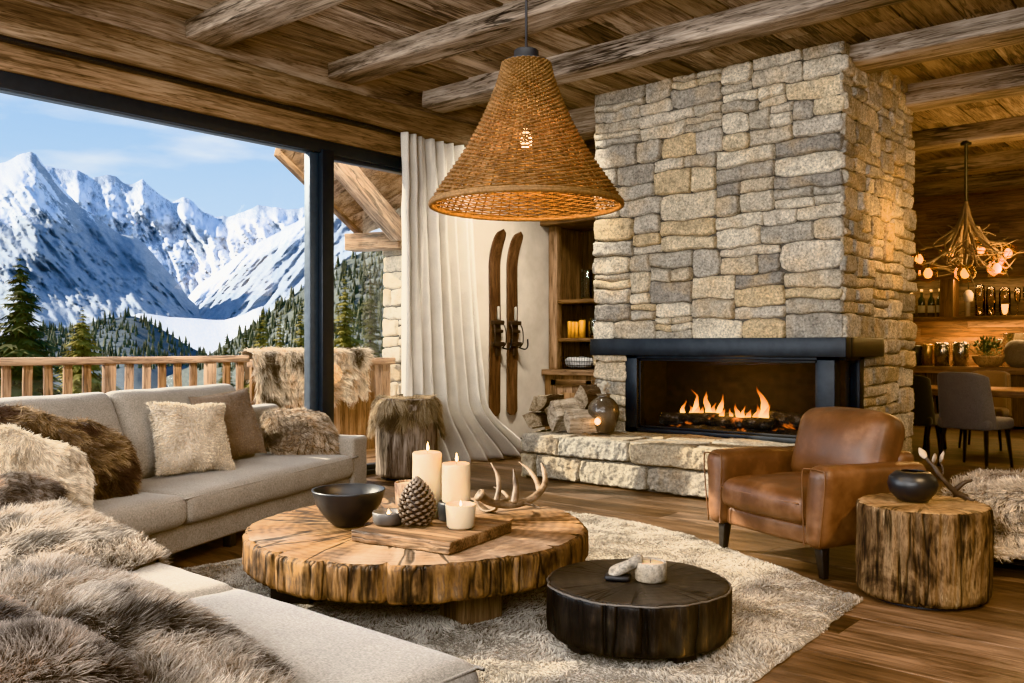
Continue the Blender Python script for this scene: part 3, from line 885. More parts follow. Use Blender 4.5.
# ================================================================== STONE FIREPLACE
CX0, CX1, CY0, CY1 = -5.36, -2.77, 7.6, 9.57
fp = thing('stone_fireplace', 'tall stone chimney breast with black steel mantel band and glazed corner firebox', 'fireplace', (0, 0, 0))
mb = MB()
stonewall(mb, (CX0, CY0, 1.34), (1, 0, 0), (0, 0, 1), CX1 - CX0, CEIL - 1.34 + .02, 41, wmax=.66, hmax=.25, wmin=.19, hmin=.065)
stonewall(mb, (CX0, CY0, .40), (1, 0, 0), (0, 0, 1), .41, .82, 42, wmax=.42, hmax=.24, wmin=.2, hmin=.09)
stonewall(mb, (CX1, CY0, 1.34), (0, 1, 0), (0, 0, 1), CY1 - CY0, CEIL - 1.34 + .02, 43, wmax=.55, hmax=.25, wmin=.16, hmin=.08, bulge=.03)
stonewall(mb, (CX1, 8.12, 0), (0, 1, 0), (0, 0, 1), CY1 - 8.12, 1.36, 44, wmax=.5, hmax=.26, wmin=.16, hmin=.08, bulge=.03)
stonewall(mb, (CX0, 8.78, 0), (0, -1, 0), (0, 0, 1), 8.78 - CY0, CEIL, 45, wmax=.5, hmax=.27, wmin=.2, hmin=.09, res=.03)
e = .03
for b in ((CX0 + e, CX1 - e, CY0 + e, CY1 - .01, 1.36, CEIL + .03), (CX0 + e, -4.98, CY0 + e, CY1 - .01, 0, 1.3), (-5.1, CX1 - e, 8.3, CY1 - .01, 0, 1.37), (-5.0, CX1 - .05, CY0 + .06, 8.35, 0, .40)):
    V, F = box(*b, .005); mb.add(V, F, mat=1)
mb.build('chimney_breast', [STONE, MORTAR], fp)
# hearth: two courses of big rough blocks
mb = MB()
HX0, HX1, HY0 = -5.62, -2.55, 6.74
stonewall(mb, (HX0, HY0, .0), (1, 0, 0), (0, 0, 1), HX1 - HX0, .44, 46, rows=[.235, .205], wmin=.38, wmax=.95, bulge=.035, depth=.06, rough=1.5, warp=.02)
stonewall(mb, (HX1, HY0, .0), (0, 1, 0), (0, 0, 1), .95, .44, 47, rows=[.235, .205], wmin=.3, wmax=.6, bulge=.03, depth=.06, rough=1.5)
stonewall(mb, (HX0, 8.55, .0), (0, -1, 0), (0, 0, 1), 8.55 - HY0, .44, 48, rows=[.235, .205], wmin=.3, wmax=.8, bulge=.03, depth=.06, rough=1.5)
stonewall(mb, (HX0, HY0, .43), (1, 0, 0), (0, 1, 0), HX1 - HX0, .95, 49, rows=[.45, .5], wmin=.4, wmax=.9, bulge=.004, depth=.02, rough=.35, res=.02, gap=.006)
stonewall(mb, (HX0, 7.68, .43), (1, 0, 0), (0, 1, 0), .3, .9, 50, rows=[.45, .45], wmin=.3, wmax=.5, bulge=.004, depth=.02, rough=.35, res=.02, gap=.006)
V, F = box(HX0 + .04, HX1 - .04, HY0 + .04, 7.66, 0, .415, .01); mb.add(V, F, mat=1)
V, F = box(HX0 + .04, CX0 + .1, 7.6, 8.54, 0, .415, .01); mb.add(V, F, mat=1)
mb.build('hearth', [STONE_H, MORTAR], fp)
# steel mantel band wrapping the corner
mb = MB()
V, F = box(CX0 + .0, CX1 + .05, CY0 - .07, CY0 + .1, 1.195, 1.365, .004, 1, (20, 1, 1)); mb.add(V, F)
V, F = box(CX1 - .1, CX1 + .055, CY0 + .05, 8.49, 1.195, 1.365, .004, 1, (1, 12, 1)); mb.add(V, F)
mb.build('mantel', STEEL_B, fp)
# firebox: frame, liner, glass
mb = MB()
Yf = CY0 - .005
for b in ((-4.97, -4.83, Yf, Yf + .14, .43, 1.2), (-3.0, -2.84, Yf, Yf + .14, .43, 1.2), (-4.97, -2.84, Yf, Yf + .14, .43, .475), (-4.97, -2.84, Yf, Yf + .14, 1.165, 1.2),
          (-2.9, -2.775, 8.02, 8.14, .43, 1.2), (-2.9, -2.775, Yf + .1, 8.14, .43, .475), (-2.9, -2.775, Yf + .1, 8.14, 1.165, 1.2)):
    V, F = box(*b, .004); mb.add(V, F)
mb.build('firebox_frame', STEEL_B, fp)
mb = MB()
for b in ((-4.83, -3.0, Yf + .03, Yf + .05, .475, .50), (-4.83, -3.0, Yf + .03, Yf + .05, 1.14, 1.165), (-4.83, -4.805, Yf + .03, Yf + .05, .475, 1.165), (-3.025, -3.0, Yf + .03, Yf + .05, .475, 1.165)):
    V, F = box(*b, .003); mb.add(V, F)
mb.build('glass_bezel', BLACK, fp)
BR = Mat('firebox_brick'); g = BR.attr(); tb = BR.n('TexBrick'); BR.set(tb.inputs['Vector'], g); tb.inputs['Scale'].default_value = 4.6
tb.inputs['Color1'].default_value = (.026, .018, .014, 1); tb.inputs['Color2'].default_value = (.012, .010, .009, 1); tb.inputs['Mortar'].default_value = (.02, .018, .016, 1); tb.inputs['Mortar Size'].default_value = .018
BR.col(BR.mix(1, tb.outputs[0], BR.ramp(BR.noise(g, 12, 5), [(.3, .5), (.7, 1.3)]), 'MULTIPLY')); BR.rough(.9); BR.bump(tb.outputs['Fac'], -.4, .01); BR = BR.m
mb = MB()
def quad(mb, pts, g, mat=0): mb.add(np.array(pts, float), np.array([[0, 1, 2, 3]]), gc=np.array(g, float), smooth=False, mat=mat)
x0, x1, y0, y1, z0, z1 = -4.9, -2.88, CY0 + .05, 8.29, .47, 1.18
quad(mb, [(x0, y1, z0), (x1, y1, z0), (x1, y1, z1), (x0, y1, z1)], [(x0, z0, 0), (x1, z0, 0), (x1, z1, 0), (x0, z1, 0)])
quad(mb, [(x0, y0, z0), (x0, y1, z0), (x0, y1, z1), (x0, y0, z1)], [(y0, z0, 0), (y1, z0, 0), (y1, z1, 0), (y0, z1, 0)])
quad(mb, [(x0, y0, z1), (x1, y0, z1), (x1, y1, z1), (x0, y1, z1)], [(x0, y0, 0), (x1, y0, 0), (x1, y1, 0), (x0, y1, 0)], 1)
quad(mb, [(x0, y0, z0), (x1, y0, z0), (x1, y1, z0), (x0, y1, z0)], [(x0, y0, 0), (x1, y0, 0), (x1, y1, 0), (x0, y1, 0)], 1)
V, F = box(-2.9, -2.86, 8.0, 8.29, z0, z1, .004); mb.add(V, F, mat=1)
mb.build('firebox_lining', [BR, BLACK], fp)
FGL = M_glass('firebox_glass', (.72, .72, .72), .003)
mb = MB(); quad(mb, [(-4.81, Yf + .045, .49), (-3.02, Yf + .045, .49), (-3.02, Yf + .045, 1.15), (-4.81, Yf + .045, 1.15)], np.zeros((4, 3)))
mb.build('front_glass', FGL, fp)
mb = MB(); quad(mb, [(-2.80, Yf + .13, .475), (-2.80, 8.03, .475), (-2.80, 8.03, 1.165), (-2.80, Yf + .13, 1.165)], np.zeros((4, 3)))
mb.build('side_glass', FGL, fp)

# burning logs, embers and flames
def M_flame():
    w = Mat('fire_flame'); g = w.attr(); rc = w.attr('rc')
    n = w.noise(w.vm(g, (9, 9, 4)), 1.6, 3)
    t = w.math('ADD', rc, w.math('MULTIPLY_ADD', n, .5, -.25))
    c = w.ramp(t, [(0, (1, .46, .07)), (.35, (1, .56, .13)), (.7, (1, .32, .03)), (1, (.9, .14, .006))])
    em = w.n('Emission'); w.set(em.inputs[0], c); w.set(em.inputs[1], w.ramp(t, [(0, 4), (.35, 5), (.7, 2.6), (1, 1.3)]))
    em.inputs[1].default_value = 6
    tr = w.n('BsdfTransparent'); mx = w.n('MixShader')
    w.set(mx.inputs[0], w.ramp(t, [(.0, .35), (.12, .9), (.55, .85), (1.0, .15)]))
    w.t.links.new(tr.outputs[0], mx.inputs[1]); w.t.links.new(em.outputs[0], mx.inputs[2]); w.t.links.new(mx.outputs[0], w.out.inputs[0])
    return w.m
FIRE = M_flame()
CHAR = Mat('charred_log'); g = CHAR.attr(); n = CHAR.noise(g, 14, 5, .65); v = CHAR.voro(CHAR.vm(g, (6, 16, 16)), 2.2)
CHAR.col(CHAR.ramp(n, [(.3, (.012, .011, .01)), (.55, (.05, .045, .04)), (.72, (.26, .24, .22))])); CHAR.rough(.95)
CHAR.p('Emission Color', (1, .22, .03, 1)); CHAR.p('Emission Strength', CHAR.math('MULTIPLY', CHAR.ramp(CHAR.noise(g, 6, 4), [(.6, 0), (.74, 1)]), 1.6))
CHAR.bump(CHAR.math('ADD', n, v), .9, .02); CHAR = CHAR.m
def logmesh(L, r, seed, n=20, m=18, half=False):
    x = np.linspace(-L / 2, L / 2, m); a = np.linspace(0, 2 * PI, n, endpoint=False)
    A, X = np.meshgrid(a, x, indexing='ij')
    q = np.stack([X * 6, np.cos(A) * 2, np.sin(A) * 2], -1)
    R = r * (1 + .16 * fbm(q, 3, seed)) + r * .07 * ridged(q * np.array([.6, 3, 3]), 2, seed + 2)
    V = np.stack([X, R * np.cos(A), R * np.sin(A) + r * .2 * np.sin(X / L * 3)], -1).reshape(-1, 3)
    F = [gridF(n, m, True)]
    V = np.concatenate([V, [[-L / 2, 0, 0], [L / 2, 0, 0]]]); N = n * m
    k = np.arange(n); k2 = (k + 1) % n
    F.append(np.stack([k * m, k2 * m, np.full(n, N)], 1)[:, ::-1]); F.append(np.stack([k * m + m - 1, k2 * m + m - 1, np.full(n, N + 1)], 1))
    return V, F
emb = MB()
xs = np.linspace(-4.55, -3.15, 70); ysn = np.linspace(7.75, 8.2, 26)
Xg, Yg = np.meshgrid(xs, ysn, indexing='ij')
ed = np.minimum(np.minimum(Xg + 4.55, -3.15 - Xg) / .1, np.minimum(Yg - 7.75, 8.2 - Yg) / .08).clip(0, 1)
Zg = .472 + ed * (.045 + .03 * fbm(np.stack([Xg * 14, Yg * 14, 0 * Xg], -1), 4, 3))
emb.add(np.stack([Xg, Yg, Zg], -1).reshape(-1, 3), gridF(70, 26))
eo = emb.build('ember_bed', CHAR); tag(eo, 'bed of grey ash and glowing embers under the fire', 'embers', kind='stuff')
for k, (px, py, pz, L, r, rz, ry, lb) in enumerate([
        (-4.38, 7.86, .565, .62, .062, .1, .0, 'charred log at the left end of the fire'),
        (-3.80, 7.84, .56, .66, .055, -.06, .02, 'charred log lying across the middle of the fire'),
        (-3.32, 7.9, .60, .52, .07, -.25, .14, 'split pale-ended log at the right end of the fire'),
        (-4.0, 8.06, .575, .8, .065, .03, 0, 'dark log lying behind the flames at the back of the fire')]):
    V, F = logmesh(L, r, 60 + k)
    o = MB().add(V, F, 'x').build('burning_log', CHAR, None, (px, py, pz), (0, ry, rz)); tag(o, lb, 'log', 'logs burning in the firebox')
ft = thing('fire', 'row of orange flames burning behind the fireplace glass', 'fire', (-3.9, 7.92, .54))
for k, (dx, h, w_, dy) in enumerate([(-.44, .24, .045, 0), (-.30, .36, .05, .05), (-.22, .20, .07, -.02), (-.07, .34, .06, .03), (-.14, .18, .06, -.03), (.12, .32, .055, 0), (.19, .17, .06, -.04), (.29, .17, .035, .02),
                                     (.46, .20, .035, 0), (.63, .22, .055, .02), (.73, .42, .07, 0), (.80, .24, .06, -.03), (.68, .16, .07, -.05), (.36, .22, .05, .04), (-.36, .18, .05, .05), (.02, .22, .05, .05), (.56, .17, .06, -.02)]):
    dx = (dx + .44) / 1.24 * .89 - .59; h *= .88; w_ *= .85
    rg = np.random.default_rng(300 + k); m = 18
    q = np.linspace(0, 1, m)
    prof = w_ * (np.sin(PI * np.clip(q * .93 + .07, 0, 1)) ** .8) * (1 - q * .72)
    prof[-1] = .001
    V, F = lathe(np.stack([prof, q * h], 1), 12)
    ph = rg.uniform(0, 6); sg = rg.choice([-1, 1])
    V[:, 0] += sg * .045 * np.sin(V[:, 2] / h * 4.5 + ph) * (V[:, 2] / h) ** 1.2 * (h / .3)
    V[:, 1] *= .55; V[:, 1] += .015 * np.sin(V[:, 2] / h * 5 + ph * 2) * V[:, 2] / h
    V += np.stack([fbm(V * 16 + k, 2, 4), 0 * V[:, 0], 0 * V[:, 0]], 1) * .018
    MB().add(V, F, rc=V[:, 2] / h).build('flame', FIRE, ft, (dx, dy, 0))

# ---------------------------------------------------------------- split firewood and vase on the hearth
BARKW = M_wood('firewood_bark', (.05, .033, .022), (.13, .085, .055), (.22, .155, .105), .85, 2, .7, .9, 0, .4)
SPLIT = M_wood('split_firewood', (.15, .10, .055), (.36, .26, .155), (.52, .41, .28), .75, 2, .4, .4, .2, .3)
def firewood(L, r, seed):
    """quarter-split log: bark arc plus two split faces, along Y, lying on its side"""
    m = 14; arc = np.linspace(0, PI * .62, 12); sec = [(0, 0)] + [(r * math.cos(a), r * math.sin(a)) for a in arc]
    sec = np.array(sec) - np.array([r * .45, r * .4]); n = len(sec)
    ys = np.linspace(-L / 2, L / 2, m)
    V = np.stack([np.broadcast_to(sec[:, 0][:, None], (n, m)), np.broadcast_to(ys, (n, m)), np.broadcast_to(sec[:, 1][:, None], (n, m))], -1).reshape(-1, 3)
    V = V + np.stack([fbm(V * 14 + seed, 3, seed), 0 * V[:, 0], fbm(V * 14 + seed, 3, seed + 1)], 1) * r * .12
    G = gridF(n, m, True)
    bark = np.repeat((np.arange(n) >= 1) & (np.arange(n) < n - 1), m - 1)
    N = n * m
    V = np.concatenate([V, [[0, -L / 2 - .004, 0], [0, L / 2 + .004, 0]]])
    k = np.arange(n); k2 = (k + 1) % n
    E1 = np.stack([k2 * m, k * m, np.full(n, N)], 1); E2 = np.stack([k * m + m - 1, k2 * m + m - 1, np.full(n, N + 1)], 1)
    return V, G[bark], G[~bark], [E1[:, ::-1], E2[:, ::-1]]
for k, (px, py, pz, r, L, rx, ry, rz, lb) in enumerate([
        (-5.82, 7.2, .52, .13, .3, 0, -.2, .15, 'split log with pale end at the left of the firewood on the hearth'),
        (-5.80, 7.22, .70, .13, .3, 0, 1.9, .1, 'rounded pale split log on top at the left of the firewood pile'),
        (-5.60, 7.3, .63, .15, .34, 0, 2.6, -.1, 'bark-faced log standing up behind the middle of the firewood pile'),
        (-5.45, 7.12, .54, .15, .32, 0, 4.0, -.35, 'split log with golden face tilted at the middle front of the firewood pile'),
        (-5.38, 7.42, .70, .13, .34, 0, .9, .2, 'dark-barked log on top of the firewood pile beside the cabinet'),
        (-5.22, 7.05, .51, .12, .28, 0, 3.7, -.5, 'split log at the right front of the firewood pile, nearest the vase')]):
    V, Fb, Fs, Fe = firewood(L * 1.15, r * 1.25, 80 + k)
    R = euler(rx, ry, rz); V2 = rt(V, R)
    mb = MB()
    gy = V[:, [1, 0, 2]]
    V2[:, 2] -= V2[:, 2].min(); 
    base = .438 if pz < .6 else pz - .085
    o = MB().add(V2, [Fb], gc=gy, mat=0, smooth=True)
    o.add(V2, [Fs] + Fe, gc=gy + 3, mat=1, smooth=False)
    ob = o.build('firewood_log', [BARKW, SPLIT], None, (px + .10, py, base)); tag(ob, lb, 'firewood', 'split logs stacked on the hearth')
# amber glass vase with a glowing light and white flower
va = thing('glass_vase', 'smoky amber glass vase on the hearth with a light glowing inside', 'vase', (-4.99, 7.24, .438))
V, F = lathe([(.001, 0), (.10, .0), (.125, .02), (.165, .12), (.185, .20), (.175, .27), (.12, .335), (.075, .36), (.075, .375), (.09, .39)], 36)
V *= np.array([.85, .85, .98]); MB().add(V, F).build('vase_body', (lambda w: (w.col((.30, .24, .18, 1)), w.rough(.2), w.p('Transmission Weight', .7), w.p('Specular IOR Level', .8), w.m)[-1])(Mat('amber_glass')), va)
V, F = lathe([(.001, -.03), (.02, -.02), (.03, .0), (.022, .025), (.001, .04)], 12, (.05, -.175, .12))
MB().add(V, F).build('light_bulb', M_emit('vase_glow', (1, .5, .14), 9), va)
fm = MB(); rg = np.random.default_rng(9)
for k in range(16):
    a = rg.uniform(0, 6.28); rr = rg.uniform(0, .055); c = np.array([rr * math.cos(a), rr * math.sin(a), .41 + rg.uniform(-.02, .07)])
    V, F = lathe([(.001, 0), (.018, .006), (.026, .02), (.02, .034), (.001, .03)], 7)
    fm.add(rt(V, euler(rg.uniform(-1, 1), rg.uniform(-1, 1), 0), c), F)
fm.build('dried_flower', M_plain('cream_petal', (.62, .54, .42), .8), va)

# ---------------------------------------------------------------- skis on the wall
def ski(y, lab, s):
    t = thing('wooden_ski', lab, 'ski', (-6.885, y, .47), 0, 'antique wooden skis on the wall')
    m = 60; q = np.linspace(0, 1, m); H = 2.17
    hw = .083 + .012 * (q - .45) ** 2 * 4
    tipk = np.clip((1 - q) / .06, 0, 1); hw = hw * np.sqrt(1 - (1 - tipk) ** 2 + 1e-6) * np.where(q > .93, 1, 1)
    hw = np.where(q < .02, hw * np.sqrt(np.clip(q / .02, .15, 1)), hw)
    lift = .004 + .13 * np.clip((q - .80) / .20, 0, 1) ** 2
    th = .02 + .016 * np.exp(-((q - .45) / .22) ** 2)
    sec = np.array([(-1, 0), (-.96, 1), (-.3, 1.18), (.3, 1.18), (.96, 1), (1, 0)])
    V = np.stack([lift[:, None] + th[:, None] * sec[None, :, 1], hw[:, None] * sec[None, :, 0], np.broadcast_to(q[:, None] * H, (m, 6))], -1)
    MB().add(V.reshape(-1, 3), gridF(m, 6)[:, ::-1], 'z', smooth=False).build('ski_body', W_SKI, t)
    mb = MB()
    for z, w_, h_, d in ((.96, .10, .30, .022), (1.09, .20, .05, .045), (.84, .20, .05, .05), (.99, .15, .035, .05), (.75, .06, .10, .03)):
        V, F = rbox(d, w_, h_, .006, 1, (1, 1, 1), (.035 + d / 2, 0, z)); mb.add(V, F)
    for sg in (-1, 1):
        P = catmull([(.06, sg * .09, .80), (.10, sg * .10, .86), (.10, sg * .095, 1.0), (.06, sg * .085, 1.10)], 5); V, F = tube(P, .008, 6); mb.add(V, F)
    mb.build('binding', M_plain('rusty_binding', (.045, .03, .022), .5, .5), t)
    P = catmull([(.07, .06, .80), (.10, .14, .78), (.10, .19, .82), (.09, .20, .90)], 6); V, F = tube(P, .009, 6); MB().add(V, F).build('cable_lever', IRON, t)
    V, F = rbox(.03, .03, .16, .01, 2, (1, 1, 3), (.07, 0, 1.2)); MB().add(V, F).build('toe_strap', M_plain('worn_strap', (.34, .30, .24), .7), t)
ski(7.75, 'antique brown wooden ski on the plaster wall, nearer the curtain', 0)
ski(8.06, 'antique brown wooden ski on the plaster wall, nearer the cabinet', 1)

# ---------------------------------------------------------------- alcove cabinet between wall and chimney
AX0, AX1, AY = -6.86, -5.44, 8.75
ac = thing('built_in_cabinet', 'rustic built-in wooden cabinet with open shelves between ski wall and chimney', 'cabinet', (0, 0, 0))
mb = MB()
for b in ((AX0, AX0 + .12, AY, AY + .12, 1.0, 2.78), (AX0, AX0 + .03, AY + .1, 9.5, 1.0, 2.78)):
    V, F = box(*b, .008, 1, (1, 1, 8)); mb.add(V, F, 'z')
mb.build('side_panel', W_OAK, ac)
mb = MB(); x = AX0
while x < AX1:
    V, F = box(x + .002, min(x + .13, AX1) - .002, 9.42, 9.5, 1.0, 2.78, .004); mb.add(V, F, 'z', smooth=False); x += .13
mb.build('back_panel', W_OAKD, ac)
V, F = box(-7.0, AX1, AY - .12, 9.5, 2.78, 2.86, .008, 1, (6, 1, 1)); MB().add(V, F, 'x').build('top_board', W_OAK, ac)
for z in (1.86, 1.385):
    V, F = box(AX0 + .03, AX1, AY + .03, 9.43, z - .045, z, .006, 1, (6, 1, 1)); MB().add(V, F, 'x').build('shelf', W_OAK, ac)
V, F = box(-6.9, AX1, AY - .10, 9.5, .93, 1.0, .01, 2, (8, 1, 1)); MB().add(V, F, 'x').build('countertop', W_OAK, ac)
mb = MB(); V, F = box(-6.88, AX1, AY - .05, 9.5, .05, .93, .005); mb.add(V, F, 'z'); mb.build('lower_case', W_OAK, ac)
for k in range(2):
    xa = -6.76 + k * .66; xb = xa + .62
    d = MB(); V, F = box(xa, xb, AY - .075, AY - .05, .12, .88, .006, 1); d.add(V, F, 'z')
    do = d.build('door', W_OAK, ac)
    f = MB()
    for b in ((xa, xb, .80, .88), (xa, xb, .12, .20), (xa, xa + .09, .12, .88), (xb - .09, xb, .12, .88)):
        V, F = box(b[0], b[1], AY - .092, AY - .07, b[2], b[3], .006, 1); f.add(V, F, 'x' if b[1] - b[0] > .2 else 'z')
    f.build('door_frame', W_OAK, do)
    V, F = box(xa + .15, xb - .15, AY - .086, AY - .07, .28, .72, .012, 1); MB().add(V, F, 'z').build('raised_panel', W_OAK, do)
# things on the alcove shelves
def jar(name, lab, cat, loc, prof, mat, n=24, group=None):
    V, F = lathe(prof, n); o = MB().add(V, F).build(name, mat, None, loc); return tag(o, lab, cat, group)
jar('glass_cylinder_vase', 'tall clear glass cylinder on the top alcove shelf', 'vase', (-6.42, 8.95, 1.862), [(.001, .004), (.08, .004), (.085, .02), (.085, .36), (.088, .365), (.08, .362), (.078, .02), (.001, .015)], GLASSC)
jar('glass_bottle', 'small clear glass bottle beside the tall cylinder on the top alcove shelf', 'bottle', (-6.12, 8.95, 1.862), [(.001, .003), (.06, .003), (.068, .02), (.068, .10), (.03, .15), (.022, .17), (.022, .22), (.03, .225), (.022, .225), (.001, .22)], M_glass('grey_glass', (.6, .58, .55), .12))
YC = M_plain('yellow_wax', (.75, .36, .05), .5)
for k, (dx, h, lb) in enumerate(((0, .21, 'thin yellow candle, leftmost on the middle alcove shelf'), (.055, .205, 'thin yellow candle, second from the left on the middle alcove shelf'), (.11, .20, 'thin yellow candle, third from the left on the middle alcove shelf'), (.195, .22, 'thick yellow candle beside three thin ones on the middle alcove shelf'))):
    r = .024 if k < 3 else .042
    c_ = thing('yellow_candle', lb, 'candle', (-6.66 + dx, 8.92, 1.387), 0, 'yellow candles on the alcove shelf')
    V, F = lathe([(.001, 0), (r, .0), (r, h - .006), (r * .8, h), (.001, h - .004)], 16); MB().add(V, F).build('wax', YC, c_)
    V, F = tube([(0, 0, h - .005), (.002, 0, h + .015)], .002, 5); MB().add(V, F).build('wick', BLACK, c_)
lt = thing('glass_lantern', 'glass hurricane jar with pale candle on the middle alcove shelf', 'lantern', (-6.26, 8.93, 1.387))
V, F = lathe([(.001, .003), (.085, .003), (.092, .03), (.092, .2), (.075, .235), (.08, .24), (.072, .235), (.088, .2), (.088, .03), (.001, .02)], 24); MB().add(V, F).build('jar', GLASSC, lt)
for k, (dx, dy) in enumerate(((-.02, -.02), (.03, .01))):
    V, F = lathe([(.001, .022), (.03, .022), (.03, .14 - .03 * k), (.001, .14 - .03 * k)], 14, (dx, dy, 0)); MB().add(V, F).build('candle', WAX, lt)
jar('glass_dome_bowl', 'clear lidded glass bowl at the back of the alcove counter', 'bowl', (-6.2, 9.05, 1.002), [(.001, .003), (.10, .003), (.15, .06), (.165, .14), (.17, .17), (.15, .22), (.06, .26), (.02, .27), (.02, .3), (.001, .31)], GLASSC)
wb = thing('wire_basket', 'grey wire basket with folded grey cloth on the alcove counter', 'basket', (-6.42, 8.84, 1.003))
mb = MB()
for z, s in ((0.005, .86), (.05, .92), (.10, .97), (.15, 1.0)):
    P = [(x * s, y * s, z) for x, y in ((-.24, -.1), (.24, -.1), (.24, .1), (-.24, .1))]
    V, F = tube(catmull(P, 4, True), .004, 5, True); mb.add(V, F)
for k in range(13):
    x = -.24 + .04 * k; V, F = tube([(x, -.1, .15), (x * .86, -.086, .005), (x * .86, .086, .005), (x, .1, .15)], .003, 4); mb.add(V, F)
mb.build('basket_wire', IRON, wb)
V, F = rbox(.34, .16, .13, .05, 4, (8, 5, 4), (-.03, 0, .085)); V += np.stack([fbm(V * 9, 3, k) for k in range(3)], 1) * .03; MB().add(V, F).build('folded_cloth', M_fabric('grey_cloth', (.42, .41, .39), (.3, .29, .28)), wb)
V, F = box(-.09, .09, -.07, .07, 0, .15, .008); tag(MB().add(V, F, 'x').build('wooden_box', W_SOFF, None, (-5.99, 8.84, 1.002)), 'small pale wooden box beside the wire basket, next to the chimney', 'box')
# ================================================================== SOFAS
def cushion(sx, sy, sz, r, puff, seed, c=(0, 0, 0), n=14, wr=.008):
    V, F = rbox(sx, sy, sz, r, 4, (n, n, 4))
    hx, hy, hz = sx / 2, sy / 2, sz / 2
    b = np.clip(1 - (V[:, 0] / hx) ** 2, 0, 1) ** .6 * np.clip(1 - (V[:, 1] / hy) ** 2, 0, 1) ** .6
    V[:, 2] += np.where(V[:, 2] > 0, puff, -puff * .15) * b
    # softly bowed sides
    k = np.clip(1 - (V[:, 2] / hz) ** 2, 0, 1)
    V[:, 0] += np.sign(V[:, 0]) * .012 * k * (np.abs(V[:, 0]) > hx * .9); V[:, 1] += np.sign(V[:, 1]) * .012 * k * (np.abs(V[:, 1]) > hy * .9)
    V += np.stack([fbm(V * 4 + seed, 3, seed + q) for q in range(3)], 1) * wr
    return V + np.asarray(c, float), F
def ringpath(sx, sy, z, r=.05, c=(0, 0)):
    P = []
    for cx_, cy_, a0 in ((sx / 2 - r, sy / 2 - r, 0), (-sx / 2 + r, sy / 2 - r, 90), (-sx / 2 + r, -sy / 2 + r, 180), (sx / 2 - r, -sy / 2 + r, 270)):
        for k in range(5):
            a = math.radians(a0 + 22.5 * k); P.append((c[0] + cx_ + r * math.cos(a), c[1] + cy_ + r * math.sin(a), z))
    return np.array(P)
def seat_cushion(par, sx, sy, sz, c, seed, puff=.035, mat=None, name='seat_cushion', r=.05):
    V, F = cushion(sx, sy, sz, r, puff, seed, c)
    o = MB().add(V, F, gc=V).build(name, mat or LINEN, par)
    P = ringpath(sx - .012, sy - .012, c[2] + sz / 2 - .022, .06, c[:2])
    V, F = tube(catmull(P, 3, True), .0055, 6, True); MB().add(V, F).build('piping', mat or LINEN, o)
    return o

SROT = math.radians(22)
so = thing('sofa', 'light grey linen sofa along the window with a thick right arm', 'sofa', (-5.66, 4.80, 0), SROT)
def bx(par, name, m, b, r=.02, seg=3, sub=(1, 1, 1), amp=.003):
    V, F = box(*b, r, seg, sub); V = V + np.stack([fbm(V * 5, 2, 3 + q) for q in range(3)], 1) * amp
    return MB().add(V, F, gc=V).build(name, m, par)
bx(so, 'base', LINEN, (-.98, -.03, -3.45, -.02, .09, .25), .02, 3, (4, 20, 2))
bx(so, 'arm', LINEN, (-1.0, .01, -.25, 0, .085, .56), .035, 4, (8, 3, 4), .006)
bx(so, 'back_frame', LINEN, (-1.0, -.80, -3.45, -.02, .09, .80), .05, 4, (2, 24, 5), .006)
seat_cushion(so, .84, 1.98, .18, (-.40, -1.255, .335), 3)
seat_cushion(so, .84, 1.16, .18, (-.40, -2.84, .335), 4)
for k, (ya, yb) in enumerate(((-.70, -1.99), (-2.0, -3.42))):
    V, F = cushion(.60, abs(yb - ya), .22, .08, .05, 20 + k, n=14)
    V = rt(V, euler(0, math.radians(68), 0), (-.75, (ya + yb) / 2, .70)); MB().add(V, F, gc=V).build('back_cushion', LINEN, so)
for x in (-.9, -.1):
    for y in (-3.3, -1.7, -.12):
        V, F = box(x - .03, x + .03, y - .03, y + .03, 0, .10, .006); MB().add(V, F).build('foot', W_DARK, so)

sf = thing('sofa', 'low grey linen sofa in the foreground with fur throws over it', 'sofa', (-2.93, 1.3, 0), 0)
bx(sf, 'base', LINEN, (-1.35, 1.24, -.78, .46, .09, .26), .03, 3, (20, 6, 2))
bx(sf, 'back_frame', LINEN, (-1.35, 1.1, -.80, -.42, .09, .58), .09, 5, (20, 4, 4), .01)
seat_cushion(sf, 1.17, .92, .18, (.695, .045, .345), 7, .03)
seat_cushion(sf, 1.17, .92, .18, (-.49, .045, .345), 8, .03)
bx(sf, 'end_panel', LINEN, (-1.35, -1.09, -.42, .48, .2, .43), .03, 3, (3, 6, 3))
for x in (-1.2, 0, 1.1):
    for y in (-.7, .36):
        V, F = box(x - .03, x + .03, y - .03, y + .03, 0, .10, .006); MB().add(V, F).build('foot', W_DARK, sf)

# ---------------------------------------------------------------- fur materials
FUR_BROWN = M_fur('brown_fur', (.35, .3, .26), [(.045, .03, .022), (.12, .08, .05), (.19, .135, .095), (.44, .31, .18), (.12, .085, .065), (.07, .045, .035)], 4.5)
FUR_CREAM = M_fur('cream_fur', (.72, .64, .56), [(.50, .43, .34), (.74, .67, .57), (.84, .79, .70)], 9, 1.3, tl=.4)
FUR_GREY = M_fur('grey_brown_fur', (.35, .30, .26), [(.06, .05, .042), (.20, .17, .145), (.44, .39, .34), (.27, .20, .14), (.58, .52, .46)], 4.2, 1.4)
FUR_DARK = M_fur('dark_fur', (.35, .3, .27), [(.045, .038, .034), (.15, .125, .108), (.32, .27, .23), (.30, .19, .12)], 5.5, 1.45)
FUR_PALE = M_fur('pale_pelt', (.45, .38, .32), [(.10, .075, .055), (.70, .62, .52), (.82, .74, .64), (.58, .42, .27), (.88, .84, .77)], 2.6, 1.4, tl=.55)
FUR_TAN = M_fur('tan_pillow_pile', (.5, .42, .36), [(.20, .15, .11), (.30, .23, .17), (.38, .30, .23)], 12, 1.2)
